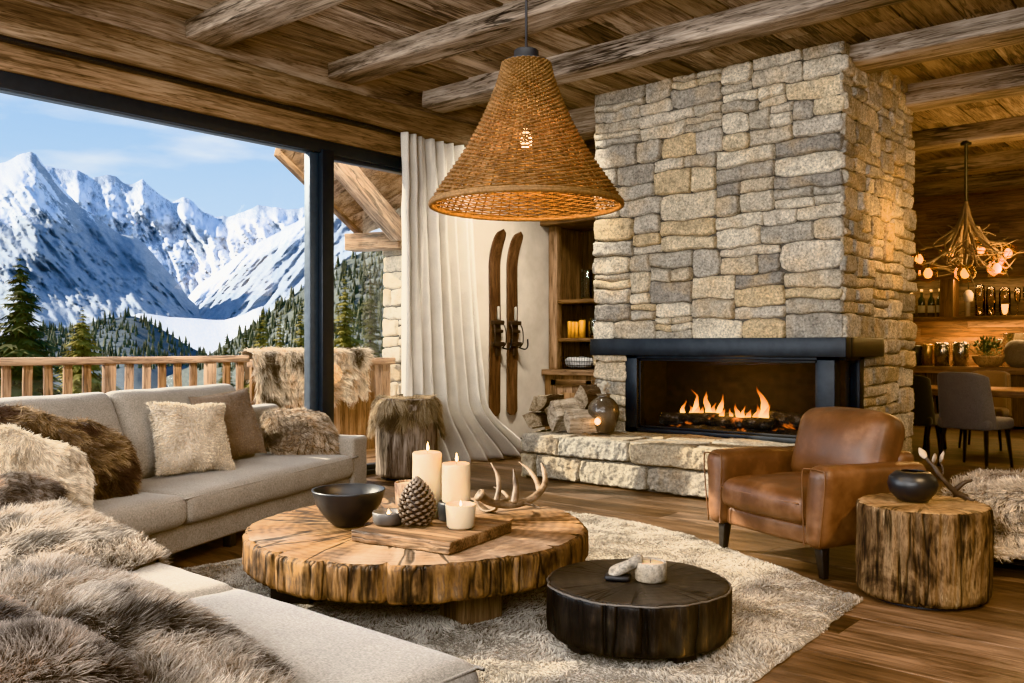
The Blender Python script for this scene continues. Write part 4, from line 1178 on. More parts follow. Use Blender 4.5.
FUR_STRAW = M_fur('straw_fur', (.35, .28, .22), [(.09, .065, .045), (.34, .26, .17), (.54, .44, .31), (.26, .19, .125)], 6, 1.25)
HIDE = M_plain('hide', (.17, .135, .105), .9)
HIDE_L = M_plain('light_hide', (.55, .48, .39), .9)

FUR_SPECK = M_fur('speckled_fur', (.5, .43, .37), [(.10, .08, .06), (.46, .38, .30), (.70, .62, .53), (.42, .28, .16), (.64, .57, .49), (.16, .12, .09)], 5, 1.3)
def pillow(w, h, t, seed, n=22, wr=.03, rnd=0.0):
    a = np.linspace(-1, 1, n); a = np.sign(a) * np.abs(a) ** .85
    V, F = cubegrid(a, a, [-1, 1])
    u, v, s = V[:, 0].copy(), V[:, 1].copy(), V[:, 2].copy()
    u0_, v0_ = u.copy(), v.copy()
    th = (np.clip(1 - u ** 2, 0, 1) * np.clip(1 - v ** 2, 0, 1)) ** .42
    X = np.stack([w / 2 * u * (1 - .11 * (1 - np.abs(v) ** 2)), h / 2 * v * (1 - .11 * (1 - np.abs(u) ** 2)), s * t / 2 * th], 1)
    X[:, 0] *= 1 - rnd * (1 - np.sqrt(1 - v0_ ** 2 / 2)); X[:, 1] *= 1 - rnd * (1 - np.sqrt(1 - u0_ ** 2 / 2))
    X[:, 2] += .15 * t * fbm(np.stack([u * 1.3, v * 1.3, 0 * u + seed], 1), 2, seed)
    X += np.stack([fbm(X * 6 + seed, 2, seed + q) for q in range(3)], 1) * wr
    return X, F
def sofa_pt(x, y, z):
    c, s = math.cos(SROT), math.sin(SROT); return (-5.66 + c * x - s * y, 4.80 + s * x + c * y, z)
def furpillow(name, label, cat, w, h, t, loc, rot, base, furm, count, L, wd, seed, comb=(0, -.5, 0), group=None, clump=.05, wave=.25, wr=.03, rnd=0.0):
    group = group or 'cushions on the window sofa'
    V, F = pillow(w, h, t, seed, wr=wr, rnd=rnd)
    mb = MB().add(V, F, gc=V)
    fur(mb, V, F, count, L, wd, comb, .5, .2, clump, seed, mask=lambda C, N: np.where(N[:, 2] > -.5, 1.0, .1), wave=wave)
    o = mb.build(name, [base, furm], None, loc, None)
    o.rotation_euler = rot
    return tag(o, label, cat, group)
# pillow frame: z of the pillow looks out of the sofa (local +x), y up; lean back
def prot(yaw_extra=0, lean=20, roll=0):
    """pillow normal -> horizontal direction at yaw (world), leaning back, rolled in its own plane"""
    yaw = SROT + math.radians(90 + yaw_extra)   # rotates -y facing to +x facing
    R = Matrix.Rotation(yaw, 4, 'Z') @ Matrix.Rotation(math.radians(90 - lean), 4, 'X') @ Matrix.Rotation(math.radians(roll), 4, 'Z')
    return R.to_euler()
furpillow('throw_pillow', 'cream shaggy square pillow leaning on the window sofa, left of the tan pillow', 'pillow', .56, .50, .20, sofa_pt(-.42, -1.66, .69), prot(-20, 24, -5), HIDE_L, FUR_CREAM, 9000, .020, .004, 31, (0, -.2, 0), clump=.022, wave=.5, wr=.018)
furpillow('throw_pillow', 'tan velvety pillow standing between cream pillow and the fur by the arm', 'pillow', .54, .52, .17, sofa_pt(-.52, -1.14, .72), prot(-14, 18, 5), M_fabric('tan_velvet', (.24, .185, .14), (.16, .12, .09), 200, .3), FUR_TAN, 9000, .010, .003, 32, (0, -.4, 0), clump=.02, wr=.015)
furpillow('fur_cushion', 'grey-brown fur cushion slumped over the sofa corner beside the right arm', 'cushion', .66, .46, .24, sofa_pt(-.40, -.38, .60), prot(-30, 46, -14), HIDE, FUR_SPECK, 14000, .036, .0035, 33, (.25, -.6, 0), rnd=.8)
furpillow('fur_cushion', 'large brown and black long-haired fur cushion on the window sofa', 'cushion', 1.0, .62, .28, sofa_pt(-.46, -2.74, .665), prot(-14, 30, -22), HIDE, FUR_BROWN, 22000, .05, .004, 34, (.45, -.6, 0), clump=.06, rnd=.9)
furpillow('fur_cushion', 'cream long-haired fur pillow in front of the brown fur cushion', 'cushion', .62, .50, .22, sofa_pt(-.20, -3.12, .63), prot(-12, 32, -26), HIDE_L, FUR_CREAM, 15000, .045, .004, 35, (.45, -.6, 0), clump=.05, rnd=.9)
furpillow('fur_cushion', 'small grey fur cushion at the left edge, below the cream fur pillow', 'cushion', .40, .36, .18, sofa_pt(-.04, -3.34, .55), prot(-8, 40, -20), HIDE, FUR_DARK, 9000, .035, .0035, 36, (.4, -.6, 0), rnd=.9)

# ---------------------------------------------------------------- throws draped over the foreground sofa
def throw(name, label, cen, rx, ry, rot, support, hump, mats, count, L, wd, seed, comb, clump=.055, fold=.025, cat='throw', sq=2.6, group='fur throws', mask=None):
    n, m = 72, 22
    th = np.linspace(0, 2 * PI, n, endpoint=False); rho = np.linspace(1, .0005, m)
    T, R = np.meshgrid(th, rho, indexing='ij')
    out = 1 + .10 * fbm(np.stack([np.cos(T) * 2, np.sin(T) * 2, 0 * T + seed], -1), 3, seed)
    k = (np.abs(np.cos(T)) ** sq + np.abs(np.sin(T)) ** sq) ** (-1 / sq)
    x = rx * R * out * k * np.cos(T); y = ry * R * out * k * np.sin(T)
    c, s = math.cos(rot), math.sin(rot)
    X = cen[0] + c * x - s * y; Y = cen[1] + s * x + c * y
    Z = support(X, Y) + .012 + hump * (1 - R ** 2.4) + fold * fbm(np.stack([X * 4, Y * 4, 0 * X + seed], -1), 3, seed + 5) * (1 - R ** 3)
    V = np.stack([X, Y, Z], -1).reshape(-1, 3); F = gridF(n, m, True)
    mb = MB().add(V, F, gc=V)
    fur(mb, V, F, count, L, wd, comb, .55, .15, clump, seed, mask=mask)
    o = mb.build(name, mats); return tag(o, label, cat, group)
def sup_front(X, Y):
    z = np.where(Y > 1.66, .455 - .36 * sstep(1.74, 1.92, Y), .455)
    return z
def sup_back(X, Y):
    return .45 + .135 * sstep(1.02, .86, Y) - .3 * sstep(-1.84, -1.74, X)
throw('fur_throw', 'pale grey fur throw at the far left end of the foreground sofa', (-3.98, 1.66), .74, .33, -.12, sup_front, .09, [HIDE, FUR_GREY], 30000, .055, .0035, 41, (.45, .25, 0))
throw('fur_throw', 'long grey-brown fur throw across the middle of the foreground sofa', (-2.58, 1.15), .86, .235, -.05, lambda X, Y: .455 + 0 * X, .13, [HIDE, FUR_GREY], 52000, .065, .003, 42, (.5, .25, 0), clump=.05)
throw('fur_throw', 'darkest fur throw over the sofa back, nearest to the viewer', (-2.2, .745), .52, .235, 0, sup_back, .07, [HIDE, FUR_DARK], 50000, .034, .0024, 43, (.4, .25, 0), clump=.03, sq=4)
# pelts over the railing outside
def pelt(name, label, y0, y1, zfront, zback, mats, seed, count):
    n, m = 50, 40
    s = np.linspace(0, 1, m); u = np.linspace(0, 1, n)
    U, S = np.meshgrid(u, s, indexing='ij')
    drop = zfront * (1 + .22 * fbm(np.stack([U * 5, 0 * U, 0 * U + seed], -1), 3, seed))
    top = 1.205
    # path: inner side hanging down, over the rail, outer side down
    a = (S - .62) / .10
    X = np.where(S < .52, XRL + .12, np.where(S > .72, XRL - .12, XRL - .12 * np.sin(np.clip(a, -1, 1) * PI / 2)))
    Z = np.where(S < .52, top - (.52 - S) / .52 * drop, np.where(S > .72, top - (S - .72) / .28 * zback, top + .03 * np.cos(np.clip(a, -1, 1) * PI / 2)))
    Y = y0 + (y1 - y0) * (U + .03 * np.sin(S * 7 + seed)) + .02 * fbm(np.stack([U * 3, S * 3, 0 * U], -1), 2, seed)
    X = X + .02 * np.sin(U * 11) * (S < .5)
    V = np.stack([X, Y, Z], -1).reshape(-1, 3); F = gridF(n, m)
    nn = np.cross(V[F[0, 1]] - V[F[0, 0]], V[F[0, 2]] - V[F[0, 0]])
    if nn[0] < 0: F = F[:, ::-1]
    mb = MB().add(V, F, gc=V); fur(mb, V, F, count, .075, .007, (0, 0, -.5), .5, .3, .09, seed)
    return tag(mb.build(name, mats), label, 'pelt')
pelt('fur_pelt', 'pale sheepskin with dark patches over the railing, left of the mullion', 5.72, 6.72, .62, .3, [HIDE_L, FUR_PALE], 51, 12000)
pelt('fur_pelt', 'pale sheepskin over the parapet in the narrow pane, right of the mullion', 6.62, 7.40, .55, .3, [HIDE_L, FUR_PALE], 54, 8000)

# ================================================================== RUG
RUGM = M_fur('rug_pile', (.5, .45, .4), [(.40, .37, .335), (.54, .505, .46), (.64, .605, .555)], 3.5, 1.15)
rgm = MB()
n, m = 190, 150
a = np.linspace(0, 1, n); b = np.linspace(0, 1, m); A, B = np.meshgrid(a, b, indexing='ij')
P00, P10, P11, P01 = (np.array(p) for p in ((-4.75, 1.95), (-1.45, 1.95), (-1.57, 4.57), (-4.72, 5.52)))
PX = (P00[None, None] * ((1 - A) * (1 - B))[..., None] + P10 * (A * (1 - B))[..., None] + P11 * (A * B)[..., None] + P01 * ((1 - A) * B)[..., None])
PX[..., 1] += (.36 * np.sin(PI * A) ** 1.2) * B ** 4
PX += .012 * np.stack([fbm(np.stack([A * 30, B * 30, 0 * A], -1), 2, 3), fbm(np.stack([A * 30, B * 30, 0 * A], -1), 2, 7)], -1) * (1)
ed = np.minimum(np.minimum(A, 1 - A) * n, np.minimum(B, 1 - B) * m)
ZZ = .004 + .016 * np.clip(ed / 2.5, 0, 1) ** .5 + .008 * fbm(np.concatenate([PX * 16, 0 * A[..., None]], -1), 3, 5) * np.clip(ed / 3, 0, 1)
V = np.concatenate([PX, ZZ[..., None]], -1).reshape(-1, 3); F = gridF(n, m)
rgm.add(V, F, gc=V)
fur(rgm, V, F, 200000, .017, .007, (.05, -.05, 0), .7, .1, .022, 61, segs=2, wave=.9, pull=.6)
ro_ = rgm.build('shag_rug', [M_plain('rug_back', (.25, .22, .18), .95), RUGM])
tag(ro_, 'large cream shaggy rug under the coffee table and armchair', 'rug')

# ================================================================== ARMCHAIR
LEA = Mat('brown_leather'); g = LEA.attr(); n1 = LEA.noise(g, 3.2, 5, .6); n2 = LEA.noise(g, 14, 4); vr = LEA.voro(g, 260)
geo = LEA.n('NewGeometry'); pt = LEA.ramp(geo.outputs['Pointiness'], [(.47, 0), (.58, 1)])
c = LEA.ramp(LEA.math('ADD', LEA.math('MULTIPLY', n1, .75), LEA.math('MULTIPLY', n2, .25)), [(.38, (.028, .012, .006)), (.5, (.078, .032, .015)), (.62, (.18, .09, .046))])
c = LEA.mix(LEA.math('MULTIPLY', pt, .5), c, (.30, .155, .08, 1))
LEA.col(c); LEA.rough(LEA.ramp(n2, [(.3, .30), (.7, .46)])); LEA.p('Specular IOR Level', .5)
cr = LEA.noise(LEA.vm(g, (1, 1, 1)), 7, 5, .6, 1.2)
LEA.bump(LEA.math('ADD', LEA.math('MULTIPLY', vr, .35), LEA.math('MULTIPLY', cr, .9)), .35, .006); LEA = LEA.m
STI = M_plain('tan_stitching', (.15, .07, .03), .6)
AR = math.radians(-22.6)
ar = thing('armchair', 'cognac brown leather armchair with dark tapered legs', 'armchair', (-2.125, 5.31, .012), AR)
bx(ar, 'seat_frame', LEA, (-.36, .36, -.37, .36, .165, .285), .03, 4, (6, 6, 2), .004)
for sg in (-1, 1):
    V, F = rbox(.165, .84, .46, .07, 6, (3, 12, 6), (0, 0, .395))
    zq = (V[:, 2] - .165) / .46; yq = V[:, 1]
    V[:, 0] = V[:, 0] * (.82 + .26 * zq) + .03 * zq                   # wider and leaning outwards at the top
    V[:, 2] -= .05 * np.clip(yq + .1, 0, 1) * zq * .6                   # the arm drops slightly to the back
    V[:, 1] -= .015 * (1 - zq)
    V[:, 0] = sg * (V[:, 0] + .405)
    V += np.stack([fbm(V * 5 + sg, 3, 7 + q) for q in range(3)], 1) * .007
    if sg < 0: F = F[:, ::-1]
    ao = MB().add(V, F, gc=V).build('arm', LEA, ar)
    pp_ = []
    for z, xo in ((.18, -.055), (.4, -.062), (.58, -.066), (.605, -.03), (.605, .065), (.58, .098), (.4, .085), (.18, .055)):
        pp_.append((sg * (.405 + xo), -.418 + .004 * (z > .6), z))
    V, F = tube(catmull(pp_, 6), .0045, 6); MB().add(V, F).build('piping', STI, ao)
V, F = rbox(.78, .15, .50, .05, 4, (8, 3, 6), (0, .345, .41)); V[:, 1] += .12 * np.clip(V[:, 2] - .3, 0, 1); V += np.stack([fbm(V * 5, 2, 17 + q) for q in range(3)], 1) * .006
MB().add(V, F, gc=V).build('back_shell', LEA, ar)
V, F = cushion(.665, .66, .17, .055, .05, 71, (0, -.10, .365), 16, .014)
sc_ = MB().add(V, F, gc=V).build('seat_cushion', LEA, ar)
V, F = tube(catmull(ringpath(.67, .665, .405, .06, (0, -.10)), 3, True), .005, 6, True); MB().add(V, F).build('piping', LEA, sc_)
V, F = cushion(.68, .50, .20, .075, .06, 72, n=16, wr=.016)
V = rt(V, euler(math.radians(72), 0, 0)); V = V * np.array([1, -1, 1]); F2 = F[:, ::-1]
V[:, 1] *= -1; F2 = F
Rb = euler(math.radians(-17), 0, 0)
V, F = cushion(.70, .22, .45, .085, .03, 72, n=16, wr=.014)
bow = np.clip(1 - (V[:, 0] / .34) ** 2, 0, 1) * np.clip(1 - (V[:, 2] / .27) ** 2, 0, 1)
V[:, 1] += np.where(V[:, 1] < 0, -.05, .02) * bow
V[:, 2] += .018 * np.clip(1 - (V[:, 0] / .34) ** 2, 0, 1)
V = rt(V, Rb, (.01, .27, .63))
bc_ = MB().add(V, F, gc=V).build('back_cushion', LEA, ar)
pth = rt(catmull([(-.30, -.02, .255), (.0, -.02, .278), (.29, -.02, .255), (.332, -.02, .2), (.338, -.02, 0), (.325, -.02, -.2)], 8), Rb, (.01, .27, .605))
V, F = tube(pth, .005, 6); MB().add(V, F).build('piping', STI, bc_)
for sx in (-1, 1):
    for sy in (-1, 1):
        V, F = rbox(.062, .062, .175, .006, 1, (1, 1, 3), (0, 0, .0875))
        k = 1 - .38 * (1 - V[:, 2] / .175); V[:, 0] *= k; V[:, 1] *= k
        V[:, 0] += sx * (.40 + .015 * (1 - V[:, 2] / .175)); V[:, 1] += sy * .335
        MB().add(V, F).build('leg', W_DARK, ar)

# ================================================================== BENCH WITH FURS
be = thing('bench', 'black upholstered bench at the right edge under two fur throws', 'bench', (-.55, 6.1, 0))
V, F = rbox(1.8, .86, .36, .04, 4, (10, 6, 3), (0, 0, .23)); MB().add(V, F, gc=V).build('seat', M_fabric('black_fabric', (.028, .027, .026), (.016, .016, .016)), be)
for sx in (-1, 1):
    for sy in (-1, 1):
        V, F = box(sx * .8 - .03, sx * .8 + .03, sy * .34 - .03, sy * .34 + .03, 0, .07, .005); MB().add(V, F).build('foot', W_DARK, be)
def sup_bench(X, Y):
    return .415 - .30 * sstep(5.72, 5.58, Y) - .25 * sstep(-1.42, -1.52, X)
throw('fur_throw', 'white and grey long-haired fur draped over the bench behind the stump table', (-1.14, 5.98), .36, .46, .1, sup_bench, .05, [HIDE_L, M_fur('white_grey_fur', (.4, .34, .3), [(.20, .16, .13), (.50, .44, .38), (.72, .67, .61), (.80, .76, .71)], 4, 1.3)], 22000, .08, .006, 44, (.15, -.55, 0), clump=.06)
throw('fur_throw', 'brown fur throw at the far end of the bench', (-.62, 6.42), .42, .24, 0, lambda X, Y: .415 + 0 * X, .11, [HIDE, FUR_BROWN], 9000, .05, .006, 45, (.3, -.4, 0))

# log stool with fur by the curtain
ST_BARK = M_wood('stool_bark', (.05, .035, .024), (.19, .135, .09), (.36, .27, .19), .85, 1.6, .9, 1.0, 0, .3)
ls = thing('log_stool', 'tall bark log stool topped with shaggy fur beside the curtain', 'stool', (-6.46, 5.98, 0))
def barkfn(seed, amp, k=16):
    def f(T, R, Z):
        q = np.stack([np.cos(T) * k / 4, np.sin(T) * k / 4, Z * 1.6 + seed], -1)
        return R * (1 + amp * ridged(q, 4, seed) + amp * 1.2 * fbm(np.stack([np.cos(T), np.sin(T), Z * .3], -1), 2, seed + 3))
    return f
V, F = lathe([(.24, .02)] + [(.295, z) for z in np.linspace(.04, .72, 22)] + [(.27, .735), (.001, .742)], 120, fn=barkfn(3, .05))
MB().add(V, F, 'z').build('log', ST_BARK, ls)
V, F = lathe([(.25, 0), (.25, .035), (.001, .036)], 40); MB().add(V, F).build('plinth', BLACK, ls)
def sup_stool(X, Y):
    r = np.hypot(X, Y); return .735 - .30 * sstep(.28, .36, r) * (1 + .5 * np.sin(np.arctan2(Y, X) * 3 + 1))
n, m = 72, 24
th = np.linspace(0, 2 * PI, n, endpoint=False); rho = np.linspace(1, .001, m); T, R = np.meshgrid(th, rho, indexing='ij')
out = .375 * (1 + .05 * np.sin(3 * T) + .06 * np.cos(5 * T)); X = R * out * np.cos(T); Y = R * out * np.sin(T)
X, Y = np.where(R > .78, X / np.maximum(np.hypot(X, Y), 1e-6) * np.minimum(np.hypot(X, Y), .335 + .015 * np.sin(T * 4)), X), np.where(R > .78, Y / np.maximum(np.hypot(X, Y), 1e-6) * np.minimum(np.hypot(X, Y), .335 + .015 * np.sin(T * 4)), Y)
Z = .75 - (.10 + .28 * np.clip(fbm(np.stack([np.cos(T) * 1.5, np.sin(T) * 1.5, 0 * T], -1), 2, 9) + .5, 0, 1.2)) * sstep(.74, 1, R) + .03 * fbm(np.stack([X * 6, Y * 6, 0 * X], -1), 3, 4) + .02 * sstep(.5, .8, R)
V = np.stack([X, Y, Z], -1).reshape(-1, 3); F = gridF(n, m, True)
mb = MB().add(V, F, gc=V); fur(mb, V, F, 15000, .065, .005, (0, 0, -.6), .4, .6, .07, 46)
o = mb.build('fur_pelt', [HIDE, FUR_STRAW], None, (-6.46, 5.98, .02)); tag(o, 'shaggy straw-brown pelt lying over the log stool', 'pelt')
# ================================================================== COFFEE TABLE
def M_endgrain(name, dark, mid, light, grey=.5, rough=.55, kk=5.5):
    w = Mat(name); g = w.attr(); sp_ = w.n('SeparateXYZ'); w.set(sp_.inputs[0], g)
    r = w.math('SQRT', w.math('ADD', w.math('MULTIPLY', sp_.outputs[0], sp_.outputs[0]), w.math('MULTIPLY', sp_.outputs[1], sp_.outputs[1])))
    th = w.math('ARCTAN2', sp_.outputs[1], sp_.outputs[0])
    cx = w.n('CombineXYZ'); w.set(cx.inputs[0], w.math('MULTIPLY', w.math('COSINE', th), kk)); w.set(cx.inputs[1], w.math('MULTIPLY', w.math('SINE', th), kk)); w.set(cx.inputs[2], w.math('MULTIPLY', r, 1.1))
    rad = w.noise(cx.outputs[0], 1, 5, .6, .25)
    cx2 = w.n('CombineXYZ'); w.set(cx2.inputs[0], w.math('MULTIPLY', w.math('COSINE', th), kk * .62)); w.set(cx2.inputs[1], w.math('MULTIPLY', w.math('SINE', th), kk * .62)); w.set(cx2.inputs[2], w.math('MULTIPLY', r, .7))
    crn = w.noise(cx2.outputs[0], 1, 3, .5, .2)
    crack = w.ramp(w.math('ABSOLUTE', w.math('SUBTRACT', crn, .5)), [(0, 0), (.008, .2), (.022, 1)])
    crack = w.math('MAXIMUM', crack, w.ramp(r, [(.10, 1), (.32, 0)]))
    big = w.noise(g, 2.2, 4, .6); fine = w.noise(g, 38, 4, .65)
    ring = w.noise(g, 5, 4); rings = w.math('SINE', w.math('ADD', w.math('MULTIPLY', r, 120), w.math('MULTIPLY', ring, 18)))
    f = w.math('ADD', w.math('MULTIPLY', rad, .6), w.math('ADD', w.math('MULTIPLY', big, .35), w.math('MULTIPLY_ADD', rings, .03, .03)))
    c = w.ramp(w.math('MULTIPLY_ADD', f, 1.7, -.35), [(.25, dark), (.5, mid), (.75, light)])
    gm = w.ramp(w.noise(g, 1.5, 3), [(.42, 0), (.6, 1)])
    c = w.mix(w.math('MULTIPLY', gm, grey), c, w.hsv(c, .5, .6, 1.05))
    c = w.mix(1, c, w.ramp(fine, [(.3, .7), (.7, 1.2)]), 'MULTIPLY')
    c = w.mix(1, c, w.ramp(crack, [(0, .12), (1, 1)]), 'MULTIPLY')
    w.col(c); w.rough(rough); w.p('Specular IOR Level', .35)
    w.bump(w.math('ADD', w.math('MULTIPLY', crack, 1.2), w.math('ADD', w.math('MULTIPLY', fine, .4), rad)), .45, .008)
    return w.m
def M_bark(name, cols, rough=.85, sc=1.0, bump=.9):
    w = Mat(name); g = w.attr()
    n1 = w.noise(w.vm(g, (2.2 * sc, 11 * sc, 11 * sc)), 1, 6, .62, .8); n2 = w.noise(w.vm(g, (3 * sc, 3.5 * sc, 3.5 * sc)), 1, 5, .6, 1.0)
    n3 = w.noise(w.vm(g, (12 * sc, 70 * sc, 70 * sc)), 1, 3)
    f = w.math('ADD', w.math('MULTIPLY', n1, .5), w.math('ADD', w.math('MULTIPLY', n2, .45), w.math('MULTIPLY_ADD', n3, .3, -.12)))
    f = w.math('MULTIPLY_ADD', f, 2.0, -.52)
    k = len(cols); c = w.ramp(f, [(.25 + .55 * i / (k - 1), x) for i, x in enumerate(cols)])
    nc = w.noise(w.vm(g, (.7 * sc, 6 * sc, 6 * sc)), 1, 3); cr = w.ramp(w.math('ABSOLUTE', w.math('SUBTRACT', nc, .5)), [(0, .1), (.02, .7), (.04, 1)])
    pn = w.noise(w.vm(g, (2.6 * sc, 4.5 * sc, 4.5 * sc)), 1, 4, .6, .6)
    c = w.mix(1, c, w.ramp(pn, [(.40, (.34, .31, .31)), (.5, (.85, .8, .78)), (.6, (1.2, 1.18, 1.12))]), 'MULTIPLY')
    w.col(w.mix(1, c, cr, 'MULTIPLY')); w.rough(rough); w.p('Specular IOR Level', .25)
    w.bump(w.math('ADD', w.math('MULTIPLY', cr, .8), w.math('ADD', n1, w.math('MULTIPLY', n3, .4))), bump, .012)
    return w.m
TBT = M_endgrain('table_top_grain', (.07, .035, .014), (.27, .145, .058), (.44, .28, .14), .75)
TBS = M_bark('table_edge_wood', [(.03, .018, .009), (.13, .075, .035), (.28, .155, .06), (.15, .10, .065), (.40, .26, .12)], .75, 1.0)
TC = (-3.354, 3.185)
ct = thing('coffee_table', 'big round rustic slab coffee table on stubby block legs', 'table', (TC[0], TC[1], .012), .4)
NT = 360
def notch(T, R, Z):
    a = T * 19 / (2 * PI); d = np.abs(a - np.round(a)) * (2 * PI / 19)
    jit = vnoise(np.stack([np.round(a) * 3.1, 0 * a, 0 * a], -1), 5)
    cut = np.exp(-(d / .014) ** 2) * (.045 + .03 * jit)
    seg = .012 * vnoise(np.stack([np.floor(a) * 7.7, 0 * a, 0 * a], -1), 8)
    q = np.stack([np.cos(T) * 9, np.sin(T) * 9, Z * 2], -1)
    k = np.clip((R - .6) / .25, 0, 1)
    return R + k * (-cut + seg + .010 * ridged(q * 1.6, 3, 3) + .02 * fbm(np.stack([np.cos(T) * 1.5, np.sin(T) * 1.5, 0 * T], -1), 2, 6) + .006 * fbm(q * 4, 2, 2))
zt, zb = .36, .185
prof = [(.80, zb), (.855, zb + .012)] + [(.868, z) for z in np.linspace(zb + .03, zt - .02, 10)] + [(.862, zt - .008), (.845, zt)]
V, F = lathe(prof, NT, fn=notch)
mb = MB().add(V, F, gc=V[:, [2, 0, 1]] * 1.0)
V, F = lathe([(.846, zt)] + [(r, zt + .002) for r in np.linspace(.82, .02, 26)] + [(.0005, zt + .002)], NT, fn=notch)
V[:, 2] += .004 * fbm(V * 7, 3, 4) * (np.hypot(V[:, 0], V[:, 1]) < .8)
mb.add(V, F, gc=V + np.array([.06, -.03, 0]), mat=1)
V, F = lathe([(.0005, zb), (.8, zb)], NT, fn=notch); mb.add(V, F, gc=V[:, [2, 0, 1]])
mb.build('tabletop', [TBS, TBT], ct)
LEGW = M_wood('leg_block_wood', (.04, .024, .012), (.13, .075, .035), (.22, .135, .065), .7, 1, .8, .6, .3, .6)
for (dx, dy, s_, dk_) in ((.40, -.30, .22, 0), (-.53, -.26, .22, 1), (-.34, .47, .22, 1), (.46, .33, .22, 1)):
    c_, s2 = math.cos(-.4), math.sin(-.4)
    V, F = rbox(s_, s_, .185, .012, 2, (3, 3, 4), (0, 0, .0925)); V = V + np.stack([fbm(V * 7 + dx * 9, 3, q) for q in range(3)], 1) * .008
    V[:, 2] = np.clip(V[:, 2], 0, .19)
    MB().add(rt(V, euler(0, 0, .5 + dx), (dx, dy, 0)), F, 'z').build('leg', LEGW if not dk_ else W_DARK, ct)

TZ = .376   # table surface
# tray board
bd = thing('serving_board', 'thick reclaimed wooden board on the coffee table carrying the candles', 'board', (-3.055, 3.0, TZ), math.radians(11))
V, F = rbox(.56, .56, .055, .008, 2, (26, 26, 3), (-.01, .02, .0275))
e_ = (np.abs(V[:, 0] + .01) > .265) | (np.abs(V[:, 1] - .02) > .265)
V += np.stack([fbm(V * 16, 3, q) * .010 * e_ for q in range(2)] + [.002 * fbm(V * 12, 3, 4) * (V[:, 2] > .03)], 1)
MB().add(V, F, 'x').build('board_slab', M_wood('board_wood', (.07, .035, .015), (.24, .13, .058), (.40, .25, .125), .6, 1.2, .9, .5, .4, .2), bd)
BZ = TZ + .056
def candle(name, label, loc, r, h, lit=True, group='candles on the coffee table', holder=None, mat=None, rough_=.004):
    c_ = thing(name, label, 'candle', loc, 0, group)
    z0 = 0
    if holder:
        V, F = lathe([(.001, 0), (holder[0] * .96, 0), (holder[0], .006), (holder[0], holder[1] - .006), (holder[0] * .97, holder[1]), (.001, holder[1])], 32)
        MB().add(V, F).build('holder', CER, c_); z0 = holder[1]
    pr = [(.001, z0), (r * .98, z0)] + [(r, z) for z in np.linspace(z0 + .004, z0 + h - .008, 8)] + [(r * .97, z0 + h), (r * .85, z0 + h - .003), (r * .5, z0 + h - .008), (.001, z0 + h - .009)]
    V, F = lathe(pr, 40); V[:, :2] *= (1 + rough_ / r * fbm(V * 30, 3, 5))[:, None]; V[:, 2] += .004 * vnoise(V * 20, 6) * (V[:, 2] > z0 + h * .9)
    MB().add(V, F).build('wax', mat or WAX, c_)
    V, F = tube([(0, 0, z0 + h - .012), (.002, 0, z0 + h + .008), (.004, 0, z0 + h + .014)], .0018, 5); MB().add(V, F).build('wick', BLACK, c_)
    if lit:
        V, F = lathe([(.0005, 0), (.005, .005), (.0068, .013), (.004, .026), (.0004, .042)], 10, (.003, 0, z0 + h + .008)); MB().add(V, F).build('flame', FLAME, c_)
        light('POINT', 'candle_light', (loc[0], loc[1], loc[2] + z0 + h + .07), .5, (1, .55, .2), size=.02)
    return c_
def light(kind, name, loc, energy, color, rot=None, size=None, size_y=None, to=None, **k):
    L = bpy.data.lights.new(name, kind); o = bpy.data.objects.new(name, L); COL.objects.link(o)
    o.location = loc; L.energy = energy; L.color = color
    if size is not None:
        if kind == 'AREA':
            L.size = size
            if size_y: L.shape = 'RECTANGLE'; L.size_y = size_y
        elif kind == 'SUN': L.angle = size
        else: L.shadow_soft_size = size
    if to is not None: o.rotation_euler = (Vector(to) - Vector(loc)).to_track_quat('-Z', 'Y').to_euler()
    for a, v in k.items(): setattr(L, a, v)
    return o
candle('pillar_candle', 'tallest cream pillar candle on the wooden board behind the pinecone', (-3.25, 3.15, BZ), .073, .325)
candle('pillar_candle', 'cream pillar candle on a round black holder, lit', (-3.085, 3.19, BZ), .070, .19, holder=(.09, .09))
# votive cup
vc = thing('votive_candle', 'short pale votive candle glowing in a white cup at the right of the board', 'candle', (-2.93, 3.06, BZ))
V, F = lathe([(.001, 0), (.058, 0), (.066, .01), (.073, .108), (.072, .113), (.067, .110), (.064, .092), (.001, .088)], 40); MB().add(V, F).build('cup', WAX, vc)
V, F = tube([(0, 0, .085), (0, 0, .103)], .0018, 5); MB().add(V, F).build('wick', BLACK, vc)
V, F = lathe([(.0005, 0), (.005, .006), (.006, .012), (.0004, .03)], 10, (0, 0, .10)); MB().add(V, F).build('flame', FLAME, vc)
light('POINT', 'candle_light', (-2.93, 3.06, BZ + .17), .3, (1, .55, .2), size=.02)
# bark votive on the table
bv = thing('votive_candle', 'brown and cream mottled candle tumbler behind the bowl, beside the tallest candle', 'candle', (-3.62, 3.36, TZ))
V, F = lathe([(.001, 0), (.062, 0), (.066, .01), (.073, .165), (.070, .17), (.066, .165), (.062, .14), (.001, .138)], 36); V[:, :2] *= (1 + .03 * fbm(V * 30, 3, 2))[:, None]
MB().add(V, F, 'z').build('cup', M_bark('mottled_cup', [(.07, .04, .025), (.2, .12, .08), (.42, .30, .2), (.62, .50, .36)], .6, 1.6), bv)
V, F = lathe([(.001, .142), (.063, .142), (.062, .16), (.05, .158), (.001, .156)], 30); MB().add(V, F).build('wax', WAX, bv)
